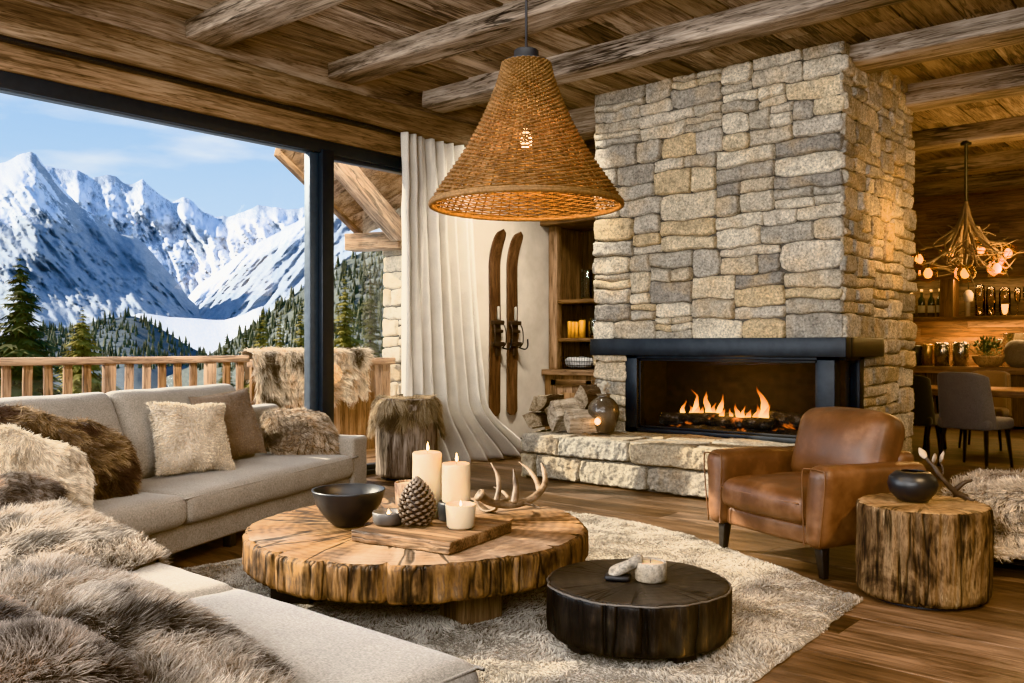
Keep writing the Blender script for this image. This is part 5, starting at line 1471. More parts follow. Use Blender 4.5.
# tin
tn = thing('tealight_dish', 'small dented metal dish with a glowing tealight at the front of the board', 'candle', (-3.25, 2.89, BZ))
V, F = lathe([(.001, 0), (.062, 0), (.074, .012), (.079, .058), (.076, .064), (.071, .058), (.066, .02), (.001, .016)], 36); V[:, :2] *= (1 + .03 * fbm(V * 18, 3, 8))[:, None]
MB().add(V, F).build('dish', M_plain('dented_metal', (.16, .15, .14), .5, .6, bump=.3), tn)
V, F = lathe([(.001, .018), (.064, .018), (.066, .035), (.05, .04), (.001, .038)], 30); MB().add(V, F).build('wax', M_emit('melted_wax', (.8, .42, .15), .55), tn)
V, F = lathe([(.0005, 0), (.007, .005), (.008, .012), (.0004, .03)], 10, (0, 0, .042)); MB().add(V, F).build('flame', FLAME, tn)
# pinecone: spiral of scales around a core
pc = thing('pinecone', 'large brown pinecone standing on the board in front of the candles', 'pinecone', (-3.13, 2.965, BZ))
PCM = M_plain('pinecone_scale', (.065, .04, .027), .6, var=.3); PCT = M_plain('pinecone_tip', (.20, .15, .11), .6)
mb = MB(); V, F = lathe([(.001, .002), (.045, .01), (.06, .06), (.05, .14), (.02, .2), (.001, .215)], 20); mb.add(V, F)
Ns = 150
for k in range(Ns):
    t = (k + .5) / Ns; z = .012 + .195 * t; rr = .082 * math.sin(PI * (t * .80 + .18)) ** .75 * (1 - .12 * t); a = k * 2.39996
    L = .030 + .012 * (1 - t); w_ = .019 * (1 - .35 * t)
    # scale: kite with raised tip
    P = np.array([(0, 0, 0), (L * .6, w_, .001), (L, w_ * .55, .009), (L * 1.06, 0, .013), (L, -w_ * .55, .009), (L * .6, -w_, .001), (L * .75, 0, .012), (L * .6, 0, -.008), (L * .98, 0, -.002)])
    Fq = [np.array([[0, 1, 6], [0, 6, 5], [1, 0, 7], [0, 5, 7], [1, 7, 8], [5, 8, 7]])]
    Ft = [np.array([[1, 2, 6], [2, 3, 6], [3, 4, 6], [4, 5, 6], [2, 1, 8], [3, 2, 8], [4, 3, 8], [5, 4, 8]])]
    el = -.15 + 1.0 * t
    R = euler(0, 0, a) @ euler(0, -el, 0)
    base = np.array([(rr - L * .55) * math.cos(a), (rr - L * .55) * math.sin(a), z])
    W = rt(P, R, base); mb.add(W, Fq, mat=0, smooth=False); mb.add(W, Ft, mat=1, smooth=False)
mb.build('scales', [PCM, PCT], pc)
# bowl
bo = thing('bowl', 'matte black bowl on the left of the coffee table holding dried buds', 'bowl', (-3.60, 2.93, TZ))
V, F = lathe([(.001, .0), (.075, .0), (.082, .006), (.125, .05), (.165, .11), (.185, .175), (.187, .185), (.178, .184), (.158, .12), (.115, .06), (.06, .028), (.001, .024)], 56)
MB().add(V, F).build('bowl_body', CER, bo)
bu = MB(); rg = np.random.default_rng(4)
for k in range(22):
    a, r_ = rg.uniform(0, 6.28), rg.uniform(0, .05); V, F = rbox(.028, .022, .02, .009, 2); V += .006 * np.stack([vnoise(V * 90 + k, q) for q in range(3)], 1)
    bu.add(rt(V, euler(*rg.uniform(-2, 2, 3)), (r_ * math.cos(a) + .02, r_ * math.sin(a) + .04, .055 + .055 * (1 - r_ / .05) + rg.uniform(0, .012))), F)
V, F = lathe([(.001, .05), (.11, .062), (.09, .075), (.001, .10)], 20); bu.add(V, F)
o = bu.build('dried_buds', M_plain('golden_bud', (.33, .22, .08), .8, var=.3), None, (-3.60, 2.93, TZ)); tag(o, 'little heap of golden dried buds inside the black bowl', 'dried buds', kind='stuff')
# antler
ANT = Mat('antler_bone'); g = ANT.attr(); n = ANT.noise(g, 12, 4); ANT.col(ANT.ramp(n, [(.36, (.06, .038, .022)), (.5, (.16, .11, .07)), (.66, (.34, .26, .18))])); ANT.rough(.5); ANT.bump(ANT.noise(ANT.vm(g, (60, 60, 60)), 1, 3), .3, .003); ANT = ANT.m
an = thing('antler', 'curved deer antler with upright tines lying at the back of the coffee table', 'antler', (-3.22, 3.56, TZ))
def apt(u, v, z):   # point of the antler given by image pixel and height
    d = 889 * (1.3 - z) / (v - 345); p = pixel_ray((u - 512) / F_PX, d); return (p[0] + 3.22, p[1] - 3.56, z - TZ)
def abr(u, d, v):
    p = pixel_ray((u - 512) / F_PX, d); return (p[0] + 3.22, p[1] - 3.56, max(1.3 - (v - 345) / F_PX * d - TZ, .012))
main = catmull([abr(478, 4.70, 494), abr(490, 4.72, 502), abr(508, 4.75, 505), abr(525, 4.80, 502), abr(538, 4.88, 494), abr(545, 4.95, 483), abr(544, 5.0, 471), abr(541, 5.02, 463)], 8)
V, F = tube(main, np.interp(np.linspace(0, 1, len(main)), [0, .15, .6, .9, 1], [.026, .021, .019, .012, .003]), 12); MB().add(V, F, gc=V).build('beam', ANT, an)
for pts, r0 in (([(496, 4.73, 503), (499, 4.76, 488), (497, 4.80, 474), (491, 4.84, 463)], .017), ([(514, 4.76, 504), (516, 4.80, 489), (515, 4.82, 478), (513.5, 4.84, 469)], .021),
                ([(540, 4.9, 491), (536, 5.0, 480), (529, 5.08, 470), (519, 5.12, 462)], .018), ([(500, 4.74, 503), (508, 4.86, 498), (503, 4.95, 492), (494, 5.02, 487)], .014), ([(522, 4.79, 503), (532, 4.75, 505), (540, 4.70, 508)], .010)):
    P = catmull([abr(*p) for p in pts], 8); V, F = tube(P, np.interp(np.linspace(0, 1, len(P)), [0, .6, 1], [r0, r0 * .7, .003]), 10); MB().add(V, F, gc=V).build('tine', ANT, an)
V, F = lathe([(.001, 0), (.03, .0), (.036, .012), (.03, .024), (.001, .026)], 16, (0, 0, 0)); V[:, :2] *= (1 + .12 * fbm(V * 60, 2, 3))[:, None]
p0, p1 = main[0], main[2]; dr = (p1 - p0) / np.linalg.norm(p1 - p0); R = np.array(Vector(dr).to_track_quat('Z', 'Y').to_matrix()); MB().add(rt(V, R, p0), F).build('burr', ANT, an)
lf = MB(); V, F = rbox(.15, .07, .008, .003, 1, (8, 5, 1)); k = np.clip(1 - (V[:, 0] / .078) ** 2, 0, 1) ** .6; V[:, 1] *= k; V[:, 2] += .02 * (V[:, 0] / .075) ** 2 + .01 + .1 * V[:, 1] ** 2
o = lf.add(V, F, 'x').build('dried_leaf', M_wood('leaf_brown', (.1, .045, .015), (.26, .125, .045), (.36, .2, .08), .5), None, (-3.02, 3.44, TZ), (0, 0, .75)); tag(o, 'curled brown dried leaf lying in front of the antler', 'leaf')
lf = MB(); V, F = rbox(.20, .05, .012, .005, 2, (8, 4, 1)); V[:, 1] *= np.clip(1 - (V[:, 0] / .105) ** 2, 0, 1) ** .5; V[:, 2] += .03 * (V[:, 0] / .1) ** 2 + .006
o = lf.add(V, F, 'x').build('bone_shard', ANT, None, (-3.30, 3.66, TZ), (0, 0, -.3)); tag(o, 'pale shed antler shard lying behind the antler tines', 'antler piece')

# ================================================================== BLACK DRUM TABLE
DKT = M_bark('charred_wood', [(.009, .008, .007), (.018, .016, .014), (.030, .026, .022), (.06, .042, .026), (.26, .15, .06)], .5, .8, 1.0)
DKTOP = M_endgrain('charred_top', (.012, .011, .010), (.028, .025, .022), (.07, .055, .04), .6, .5, 4)
dt = thing('drum_table', 'low round black charred-wood table in front of the coffee table', 'table', (-2.095, 3.305, .012), .6)
fn = barkfn(12, .034, 26)
V, F = lathe([(.30, .045), (.375, .05), (.388, .065)] + [(.39, z) for z in np.linspace(.085, .245, 12)] + [(.387, .256), (.378, .264)], 160, fn=fn)
mb = MB().add(V, F, gc=V[:, [2, 0, 1]])
V, F = lathe([(.378, .264), (.374, .267)] + [(r, .267) for r in np.linspace(.36, .02, 14)] + [(.0005, .267)], 160, fn=lambda T, R, Z: np.where(R > .365, fn(T, R, Z), R)); V[:, 2] += .0025 * fbm(V * 9, 3, 4)
mb.add(V, F, gc=V, mat=1); V, F = lathe([(.0005, .047), (.30, .046)], 160); mb.add(V, F)
mb.build('drum', [DKT, DKTOP], dt)
V, F = lathe([(.387, .254), (.392, .258), (.386, .263), (.381, .261), (.387, .254)], 120, fn=fn); MB().add(V, F).build('rim', M_plain('worn_rim', (.13, .115, .10), .5, .2), dt)
for a in (.6, 2.2, 3.75, 5.3):
    V, F = rbox(.13, .10, .05, .006, 1, (1, 1, 1), (.27, 0, .025)); MB().add(rt(V, euler(0, 0, a)), F).build('foot', W_DARK, dt)
DZ = .28
STG = M_stone('pebble_stone', [(.30, .29, .27), (.30, .29, .27)], 1.0, .9, .4)
o = MB(); V, F = rbox(.155, .075, .045, .022, 4, (5, 4, 2)); V += np.stack([fbm(V * 9 + 3, 2, q) for q in range(3)], 1) * .018
o = o.add(V, F, rc=.3).build('driftwood_pebble', STG, None, (-2.13, 3.265, DZ + .055), (0, -.5, .55)); tag(o, 'oblong grey stone propped against the stone candle on the black table', 'stone')
o = MB(); V, F = rbox(.11, .07, .024, .01, 3, (4, 4, 1)); V += np.stack([fbm(V * 12, 2, q) for q in range(3)], 1) * .01
o = o.add(V, F).build('black_pebble', BLACK, None, (-2.15, 3.235, DZ + .013), (0, 0, .5)); tag(o, 'flat black stone under the oblong grey stone on the black table', 'stone')
stc = thing('stone_candle', 'squat mottled stone candle pot on the black drum table', 'candle', (-2.045, 3.325, DZ))
V, F = lathe([(.001, 0), (.062, 0), (.068, .006), (.070, .078), (.066, .084), (.060, .082), (.056, .062), (.001, .06)], 40); V[:, :2] *= (1 + .02 * fbm(V * 25, 3, 2))[:, None]
MB().add(V, F, rc=.3).build('pot', STG, stc)
V, F = lathe([(.001, .062), (.056, .062), (.055, .076), (.001, .074)], 30); MB().add(V, F).build('wax', WAX, stc)
V, F = tube([(0, 0, .07), (0, 0, .09)], .002, 5); MB().add(V, F).build('wick', BLACK, stc)

# ================================================================== STUMP SIDE TABLE
SB = M_bark('stump_side', [(.022, .015, .01), (.10, .066, .038), (.24, .16, .088), (.12, .08, .046), (.36, .26, .15), (.52, .41, .27)], .8, 1.0, 1.0)
STP = M_endgrain('stump_top', (.10, .055, .025), (.28, .17, .08), (.44, .30, .16), .25, .6, 4)
su = thing('stump_table', 'tree stump side table with light bark-stripped sides beside the armchair', 'table', (-1.372, 4.895, 0), .3)
su.scale = (.965, .965, 1)
fs_ = barkfn(21, .04, 30)
def fstump(T, R, Z):
    a = T * 23 / (2 * PI) + .3 * vnoise(np.stack([Z * 2, T * 2, 0 * T], -1), 3); d = np.abs(a - np.round(a)) * (2 * PI / 23)
    return fs_(T, R, Z) - .016 * np.exp(-(d / .02) ** 2) * (R > .25)
V, F = lathe([(.29, .012), (.315, .02)] + [(.327, z) for z in np.linspace(.04, .455, 26)] + [(.324, .47), (.317, .478)], 220, fn=fstump)
mb = MB().add(V, F, gc=V[:, [2, 0, 1]])
V, F = lathe([(.317, .478), (.310, .482)] + [(r, .483) for r in np.linspace(.292, .02, 14)] + [(.0005, .483)], 220, fn=lambda T, R, Z: np.where(R > .295, fstump(T, R, Z), R)); V[:, 2] += .003 * fbm(V * 8, 3, 4)
mb.add(V, F, gc=V, mat=1)
mb.build('stump', [SB, STP], su)
V, F = lathe([(.28, 0), (.28, .02), (.001, .021)], 50); MB().add(V, F).build('plinth', BLACK, su)
SZ = .488
V, F = lathe([(.001, 0), (.06, .0), (.075, .006), (.112, .045), (.124, .085), (.115, .125), (.085, .15), (.062, .156), (.058, .152), (.08, .14), (.105, .118), (.108, .08), (.06, .02), (.001, .016)], 48)
o = MB().add(V, F).build('round_pot', CER, None, (-1.42, 4.89, SZ)); tag(o, 'round black ceramic pot on the stump table', 'pot')
tw = thing('dried_pod_branch', 'dark twisted branch with pale pods leaning on the round black pot', 'branch', (-1.30, 4.98, SZ))
DK2 = M_plain('dark_twig', (.05, .035, .025), .7)
mb = MB()
for P, r0 in (([(.10, .06, .02), (.06, .02, .05), (.02, -.02, .10), (-.02, -.03, .16), (-.07, -.03, .22)], .018), ([(.05, .02, .055), (.10, .02, .10), (.13, .05, .115)], .014), ([(.06, .02, .05), (.04, .08, .03), (.03, .12, .012)], .013), ([(.09, .05, .025), (.14, .04, .014)], .012), ([(.0, -.02, .12), (.0, .02, .17), (-.02, .03, .20)], .008)):
    P = catmull(P, 6); V, F = tube(P, np.linspace(r0, r0 * .5, len(P)), 8); V += np.stack([fbm(V * 40, 2, q) for q in range(3)], 1) * .006; mb.add(V, F)
mb.build('twig', DK2, tw)
for (c_, rx_, rz_) in (((-.07, -.03, .215), -.6, .4), ((-.04, .0, .19), .4, 1.2), ((-.02, .03, .195), .2, 2.0)):
    V, F = lathe([(.001, 0), (.014, .012), (.02, .035), (.012, .06), (.001, .075)], 10); V[:, 1] *= .5
    MB().add(rt(V, euler(rx_, -.5, rz_), c_), F).build('pod', M_plain('pale_pod', (.42, .34, .26), .7), tw)

# ================================================================== WICKER PENDANT
pe = thing('pendant_lamp', 'large bell-shaped woven wicker pendant lamp over the coffee table', 'lamp', (-2.93, 3.55, 2.02))
PR = np.array([(.12, .735), (.143, .645), (.176, .555), (.21, .47), (.256, .385), (.303, .30), (.354, .215), (.418, .125), (.475, .04), (.493, 0)])[::-1]
zz = np.linspace(0, .735, 60); rr = np.interp(zz, PR[:, 1], PR[:, 0])
kk_ = np.polyfit(PR[:, 1], PR[:, 0], 5); rsm = lambda z: np.polyval(kk_, z)
WK = Mat('wicker'); g = WK.attr(); rc = WK.attr('rc'); n = WK.noise(g, 60, 3)
c = WK.mix(1, WK.ramp(rc, [(0, (.17, .08, .028)), (.5, (.27, .14, .05)), (1, (.37, .21, .085))]), WK.ramp(n, [(.3, .6), (.7, 1.2)]), 'MULTIPLY')
WK.col(c); WK.rough(.55); WK.p('Specular IOR Level', .35)
tr = WK.n('BsdfTranslucent'); WK.set(tr.inputs[0], c); mx = WK.n('MixShader'); mx.inputs[0].default_value = .42
WK.t.links.new(WK.b.outputs[0], mx.inputs[1]); WK.t.links.new(tr.outputs[0], mx.inputs[2]); WK.t.links.new(mx.outputs[0], WK.out.inputs[0]); WK = WK.m
mb = MB(); NS = 56; nr = 72
for i in range(nr):
    z = .008 + (.725) * i / (nr - 1); r = float(rsm(z)); m = NS * 6
    th = np.linspace(0, 2 * PI, m, endpoint=False)
    R = r + .0075 * np.cos(NS / 2 * th + PI * (i % 2)) + .0015 * vnoise(np.stack([th * 9, 0 * th + i, 0 * th], -1), 4)
    zz_ = z + .0015 * vnoise(np.stack([th * 5, 0 * th + i, 0 * th], -1), 9)
    V, F = tube(np.stack([R * np.cos(th), R * np.sin(th), zz_], 1), .0047, 6, True)
    mb.add(V, F, rc=np.clip(.5 + .5 * vnoise(V * 30, 3), 0, 1))
for k in range(NS):
    a = 2 * PI * k / NS + PI / NS * 0; z = np.linspace(0, .735, 30); r = rsm(z)
    V, F = tube(np.stack([r * math.cos(a), r * math.sin(a), z], 1), .0048, 6); mb.add(V, F, rc=.3)
mb.build('woven_shade', WK, pe)
th = np.linspace(0, 2 * PI, 140, endpoint=False); mb = MB()
for dz, r_ in ((0, .012), (.012, .009)):
    V, F = tube(np.stack([float(rsm(0)) * np.cos(th), float(rsm(0)) * np.sin(th), 0 * th + dz], 1), r_, 8, True)
    mb.add(V, F, rc=.8)
mb.build('rim', WK, pe)
V, F = lathe([(.001, .735), (.122, .735), (.122, .742), (.066, .745), (.064, .80), (.058, .806), (.001, .808)], 40); MB().add(V, F).build('cap', BLACK, pe)
V, F = tube([(0, 0, .80), (0, 0, 1.2), (0, 0, CEIL - 2.02)], .007, 8); MB().add(V, F).build('cord', BLACK, pe)
V, F = lathe([(.001, .40), (.018, .40), (.02, .45), (.02, .735), (.001, .736)], 16); so2 = MB().add(V, F).build('socket', BLACK, pe)
V, F = lathe([(.0005, .29), (.02, .298), (.032, .32), (.028, .35), (.014, .385), (.012, .405)], 20); MB().add(V, F).build('bulb', M_emit('warm_bulb', (1, .60, .22), 40), pe)
V, F = lathe([(.001, CEIL - 2.02 - .03), (.05, CEIL - 2.02 - .03), (.055, CEIL - 2.02), (.001, CEIL - 2.02)], 24); MB().add(V, F).build('ceiling_rose', BLACK, pe)
# ================================================================== DINING CORNER
def dining_chair(name, label, loc, rz, mat, group='dining chairs'):
    """upholstered chair, faces local -y"""
    t = thing(name, label, 'chair', loc, rz, group)
    V, F = rbox(.52, .50, .12, .045, 4, (6, 6, 2), (0, -.02, .45)); MB().add(V, F, gc=V).build('seat', mat, t)
    # curved back shell wrapping the sides
    nu, nv = 26, 14
    a = np.linspace(-1, 1, nu); b = np.linspace(0, 1, nv); A, B = np.meshgrid(a, b, indexing='ij')
    wd = .285 - .035 * B
    x = wd * np.sin(A * 1.25) / math.sin(1.25); y = .25 + .10 * B - .14 * np.abs(A) ** 2.6
    top = .97 - .05 * np.abs(A) ** 3
    z = .40 + (top - .40) * B
    Vo = np.stack([x, y, z], -1); Vi = np.stack([x * .86, y - .055, z], -1)
    V = np.concatenate([Vo.reshape(-1, 3), Vi.reshape(-1, 3)]); N = nu * nv; G = gridF(nu, nv)
    I = np.arange(nu * nv).reshape(nu, nv)
    def edge(e): 
        e = np.asarray(e); return np.stack([e[:-1], e[1:], e[1:] + N, e[:-1] + N], 1)
    loop = np.concatenate([I[:, 0], I[-1, 1:], I[::-1, -1][1:], I[0, ::-1][1:]])
    o = MB().add(V, [G, G[:, ::-1] + N, edge(loop)[:, ::-1]], gc=V).build('backrest', mat, t)
    b_ = o.modifiers.new('b', 'BEVEL'); b_.width = .012; b_.segments = 2; b_.limit_method = 'ANGLE'
    for sx in (-1, 1):
        for sy in (-1, 1):
            P = [(sx * .20, sy * .19 - .02, .42), (sx * .235, sy * .235 - .01, 0)]
            V, F = tube(P, [.024, .014], 8); MB().add(V, F, 'z').build('leg', W_DARK, t)
    return t
FAB2 = M_fabric('black_chair_fabric', (.022, .021, .02), (.014, .014, .013))
FAB3 = M_fabric('brown_chair_fabric', (.13, .085, .055), (.09, .06, .04))
dining_chair('dining_chair', 'grey upholstered dining chair with its back to the room', (-2.40, 10.42, 0), math.radians(165), LINEN_D).scale = (1.1, 1.1, 1.05)
dining_chair('dining_chair', 'black dining chair half hidden behind the chimney', (-3.12, 10.75, 0), math.radians(180), FAB2)
dining_chair('dining_chair', 'dark dining chair at the right edge, right of the grey chair', (-1.62, 10.75, 0), math.radians(180), FAB2)
dining_chair('dining_chair', 'brown dining chair on the far side of the dining table', (-2.75, 12.45, 0), 0, FAB3)
tb = thing('dining_table', 'long wooden dining table with black trestle legs', 'table', (-1.9, 11.55, 0))
V, F = rbox(3.0, 1.05, .075, .012, 2, (16, 5, 1), (0, 0, .755)); V += np.stack([fbm(V * 5, 2, q) for q in range(3)], 1) * .004; MB().add(V, F, 'x').build('tabletop', W_BAR, tb)
for sx in (-1, 1):
    for sy in (-1, 1):
        V, F = tube([(sx * 1.2, sy * .12, .72), (sx * 1.2, sy * .42, 0)], [.04, .03], 6); MB().add(V, F).build('leg', IRON, tb)
    V, F = box(sx * 1.2 - .03, sx * 1.2 + .03, -.4, .4, .68, .72, .004); MB().add(V, F).build('crossbar', IRON, tb)
# bar counter and shelves on the back wall
bc = thing('bar_counter', 'wooden bar counter along the back wall', 'counter', (-1.4, 15.75, 0))
V, F = rbox(7.0, .85, .11, .012, 2, (30, 3, 1), (0, 0, .90)); MB().add(V, F, 'x').build('worktop', W_BAR, bc)
mb = MB(); x = -3.45
while x < 3.45:
    V, F = box(x + .003, x + .197, -.34, .4, .05, .85, .004); mb.add(V, F, 'z', smooth=False); x += .2
mb.build('front', W_OAKD, bc)
CZ = .957
sh = thing('wall_shelf', 'open wooden wall shelves with a boxed bottle bay over the bar counter', 'shelf', (-1.4, 16.0, 0))
for (b, nm) in (((-3.6, 3.4, -.22, .18, 1.70, 1.765), 'shelf'), ((-3.6, 3.4, -.22, .18, 2.39, 2.45), 'shelf')):
    V, F = box(*b, .006, 1, (24, 1, 1)); MB().add(V, F, 'x').build(nm, W_BAR, sh)
for xa, xb in ((-2.76, -2.55), (.6, .7)):
    V, F = box(xa, xb, -.22, .18, 1.765, 2.39, .006, 1, (1, 1, 4)); MB().add(V, F, 'z').build('upright', W_BAR, sh)
V, F = box(-3.6, 3.4, .12, .18, 1.765, 2.39, .004, 1, (24, 1, 4)); MB().add(V, F, 'x').build('back_panel', W_OAKD, sh)
SHZ = 1.767
BOT = M_plain('dark_bottle_glass', (.012, .016, .012), .12, spec=.8)
def bottle(name, label, loc, h, r, labelc, group):
    t = thing(name, label, 'bottle', loc, 0, group)
    V, F = lathe([(.001, 0), (r, 0), (r, h * .55), (r * .85, h * .65), (r * .36, h * .76), (r * .33, h * .95), (r * .42, h * .955), (r * .42, h), (.001, h)], 20); MB().add(V, F).build('glass', BOT, t)
    V, F = lathe([(r + .001, h * .16), (r + .0015, h * .42)], 20); MB().add(V, F).build('paper_label', M_plain('bottle_label', labelc, .6), t)
    V, F = lathe([(r * .45, h * .9), (r * .46, h + .002), (.001, h + .003)], 14); MB().add(V, F).build('cap', M_plain('bottle_cap', (.3, .22, .12), .4, .5), t)
    return t
for k, (x, h, lc, lb) in enumerate(((-4.56, .42, (.40, .38, .34), 'dark wine bottle in the shelf bay, leftmost of four'), (-4.40, .47, (.34, .30, .24), 'tallest dark wine bottle in the shelf bay, second of four'), (-4.245, .46, (.42, .38, .32), 'dark wine bottle in the shelf bay, third of four'), (-4.11, .47, (.30, .29, .28), 'dark wine bottle in the shelf bay, rightmost of four'))):
    bottle('wine_bottle', lb, (x - .08, 15.92, SHZ), h, .056, lc, 'bottles in the shelf bay')
GLC = M_glass('amber_shelf_glass', (.93, .85, .7), .05)
for k, (x, h, r, lb) in enumerate(((-3.74, .30, .035, 'thin white jar, leftmost on the bar shelf'), (-3.56, .50, .075, 'tall clear glass decanter on the bar shelf, second from the left'), (-3.40, .46, .07, 'tall clear glass vase on the bar shelf, right of the decanter'), (-3.20, .44, .085, 'wide glass jar on the bar shelf holding a lit candle'),
                                   (-3.02, .44, .05, 'stemmed glass on the bar shelf, right of the candle jar'), (-2.90, .44, .05, 'stemmed glass on the bar shelf, third from the right edge'), (-2.77, .42, .05, 'stemmed glass on the bar shelf near the right edge'), (-2.62, .46, .055, 'tall glass on the bar shelf at the right edge'))):
    if 4 <= k <= 6:
        pr = [(.001, .003), (r * .9, .003), (r * .9, .008), (.008, .02), (.008, h * .45), (r * .7, h * .52), (r, h * .72), (r * .85, h), (r * .8, h), (r * .95, h * .72), (.001, h * .5)]
    else:
        pr = [(.001, .003), (r, .003), (r, h * .8), (r * .9, h * .9), (r * .9, h), (r * .82, h), (r * .85, h * .9), (r * .93, h * .8), (r * .93, .02), (.001, .02)]
    V, F = lathe(pr, 20)
    if k == 0: m_ = M_plain('white_jar', (.55, .5, .42), .5)
    else: m_ = GLC
    nm = 'white_jar' if k == 0 else ('wine_glass' if 4 <= k <= 6 else 'glass_jar')
    o = MB().add(V, F).build(nm, m_, None, (x - .02, 15.9, SHZ)); tag(o, lb, 'glassware', 'glassware on the bar shelf')
cd = thing('shelf_candle', 'glowing candle inside the wide glass jar on the bar shelf', 'candle', (-3.22, 15.9, SHZ + .022))
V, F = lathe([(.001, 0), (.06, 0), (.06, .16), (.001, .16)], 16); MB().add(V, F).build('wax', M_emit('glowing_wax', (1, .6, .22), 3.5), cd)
STL = M_plain('brushed_steel', (.5, .46, .40), .25, .95)
def canister(x, r, h, label, y=15.62, m=None):
    t = thing('canister', label, 'canister', (x, y, CZ), 0, 'canisters on the bar counter')
    V, F = lathe([(.001, 0), (r, 0), (r, h * .86), (r * .98, h * .87)], 24); MB().add(V, F).build('body', m or STL, t)
    V, F = lathe([(r * 1.02, h * .86), (r * 1.02, h * .93), (r * .9, h), (.001, h)], 24); MB().add(V, F).build('lid', m or STL, t)
canister(-4.50, .11, .34, 'dark canister at the left end of the bar counter, beside the chimney', m=CER)
canister(-4.30, .085, .36, 'slim brass-coloured canister on the bar counter, second from the chimney', m=M_plain('brass', (.6, .38, .14), .3, .9))
canister(-4.08, .12, .38, 'steel canister on the bar counter, third from the chimney')
canister(-3.80, .12, .39, 'steel canister on the bar counter, left of the plant bowl')
pt_ = thing('steel_pot', 'large steel cooking pot on the bar counter behind the plant bowl', 'pot', (-3.06, 15.93, CZ))
V, F = lathe([(.001, 0), (.17, 0), (.19, .02), (.19, .52), (.20, .53), (.185, .53), (.18, .03), (.001, .02)], 30); MB().add(V, F).build('pot_body', STL, pt_)
for s_ in (-1, 1):
    V, F = tube(catmull([(s_ * .19, -.05, .42), (s_ * .25, -.04, .43), (s_ * .25, .04, .43), (s_ * .19, .05, .42)], 5), .012, 6); MB().add(V, F).build('handle', STL, pt_)
plb = thing('potted_plant', 'leafy green plant in a wide wooden bowl on the bar counter', 'plant', (-3.36, 15.5, CZ))
V, F = lathe([(.001, 0), (.13, 0), (.2, .06), (.245, .15), (.25, .175), (.238, .175), (.19, .08), (.001, .06)], 30); MB().add(V, F, 'z').build('wooden_bowl', M_wood('bowl_wood', (.3, .16, .06), (.5, .29, .12), (.62, .4, .19), .5), plb)
mb = MB(); rg = np.random.default_rng(8)
for k in range(260):
    a = rg.uniform(0, 6.28); el = rg.uniform(.15, 1.5); L = rg.uniform(.1, .3); c0 = np.array([rg.normal(0, .07), rg.normal(0, .07), .15])
    d = np.array([math.cos(a) * math.cos(el), math.sin(a) * math.cos(el), math.sin(el)]); s_ = np.cross(d, [0, 0, 1]); s_ /= np.linalg.norm(s_) + 1e-6
    p = c0 + d * L; l = .06; w_ = .02
    mb.add(np.array([p, p + d * l * .5 + s_ * w_, p + d * l, p + d * l * .5 - s_ * w_]), np.array([[0, 1, 2, 3]]), smooth=False)
    if k % 5 == 0:
        V, F = tube([c0 * [1, 1, .8], c0 + d * L * .5, p], .003, 4); mb.add(V, F)
mb.build('foliage', M_plain('herb_leaf', (.03, .06, .016), .6, var=.3), plb)
# quilted loaf-like cushion/basket at the right end of the counter
q_ = MB(); V, F = rbox(.86, .42, .42, .16, 6, (26, 10, 6), (0, 0, .21))
uu = V[:, 0] * 26; vv = V[:, 2] * 26; V += (.012 * np.abs(np.sin(uu + vv)) * np.abs(np.sin(uu - vv)))[:, None] * np.array([0, -1, .3])
o = q_.add(V, F, gc=V).build('quilted_cushion', M_fabric('grey_quilt', (.20, .17, .145), (.12, .10, .085), 60), None, (-2.72, 15.55, CZ)); tag(o, 'grey quilted cushion lying on the bar counter right of the pot', 'cushion')

# ---------------------------------------------------------------- branch chandelier
ch = thing('chandelier', 'branch chandelier with glowing round bulbs over the dining table', 'chandelier', (-2.73, 11.46, 2.2))
mb = MB(); V, F = tube([(0, 0, 1.5), (0, 0, .75)], .018, 8); mb.add(V, F); V, F = lathe([(.001, 1.46), (.06, 1.46), (.06, 1.5), (.001, 1.5)], 16); mb.add(V, F)
mb.build('stem', IRON, ch)
D0 = 10.52
AMB = Mat('amber_globe'); trn = AMB.n('BsdfTransparent'); trn.inputs[0].default_value = (1, .82, .5, 1); gls = AMB.n('BsdfGlossy'); gls.inputs[1].default_value = .05; gls.inputs[0].default_value = (1, .8, .5, 1)
lw = AMB.n('Fresnel'); lw.inputs[0].default_value = 1.6; mxx = AMB.n('MixShader'); AMB.set(mxx.inputs[0], AMB.math('MULTIPLY', lw.outputs[0], .12)); AMB.t.links.new(trn.outputs[0], mxx.inputs[1]); AMB.t.links.new(gls.outputs[0], mxx.inputs[2]); AMB.t.links.new(mxx.outputs[0], AMB.out.inputs[0]); AMB = AMB.m
TWG = M_plain('chandelier_branch', (.20, .135, .08), .6)
BUL = M_emit('filament_bulb', (1, .56, .13), 1.9)
rg = np.random.default_rng(21)
tips = []
for (u, v, dd) in ((919, 258, .1), (928, 272, -.35), (950, 251, .4), (965, 272, -.55), (981, 248, .3), (997, 267, -.3), (1008, 252, .1), (1000, 259, .45)):
    d = D0 + dd; p = pixel_ray((u - 512) / F_PX, d); z = 1.3 + (345 - v) / F_PX * d
    tips.append(np.array([p[0] + 2.73, p[1] - 11.46, z - 2.2]))
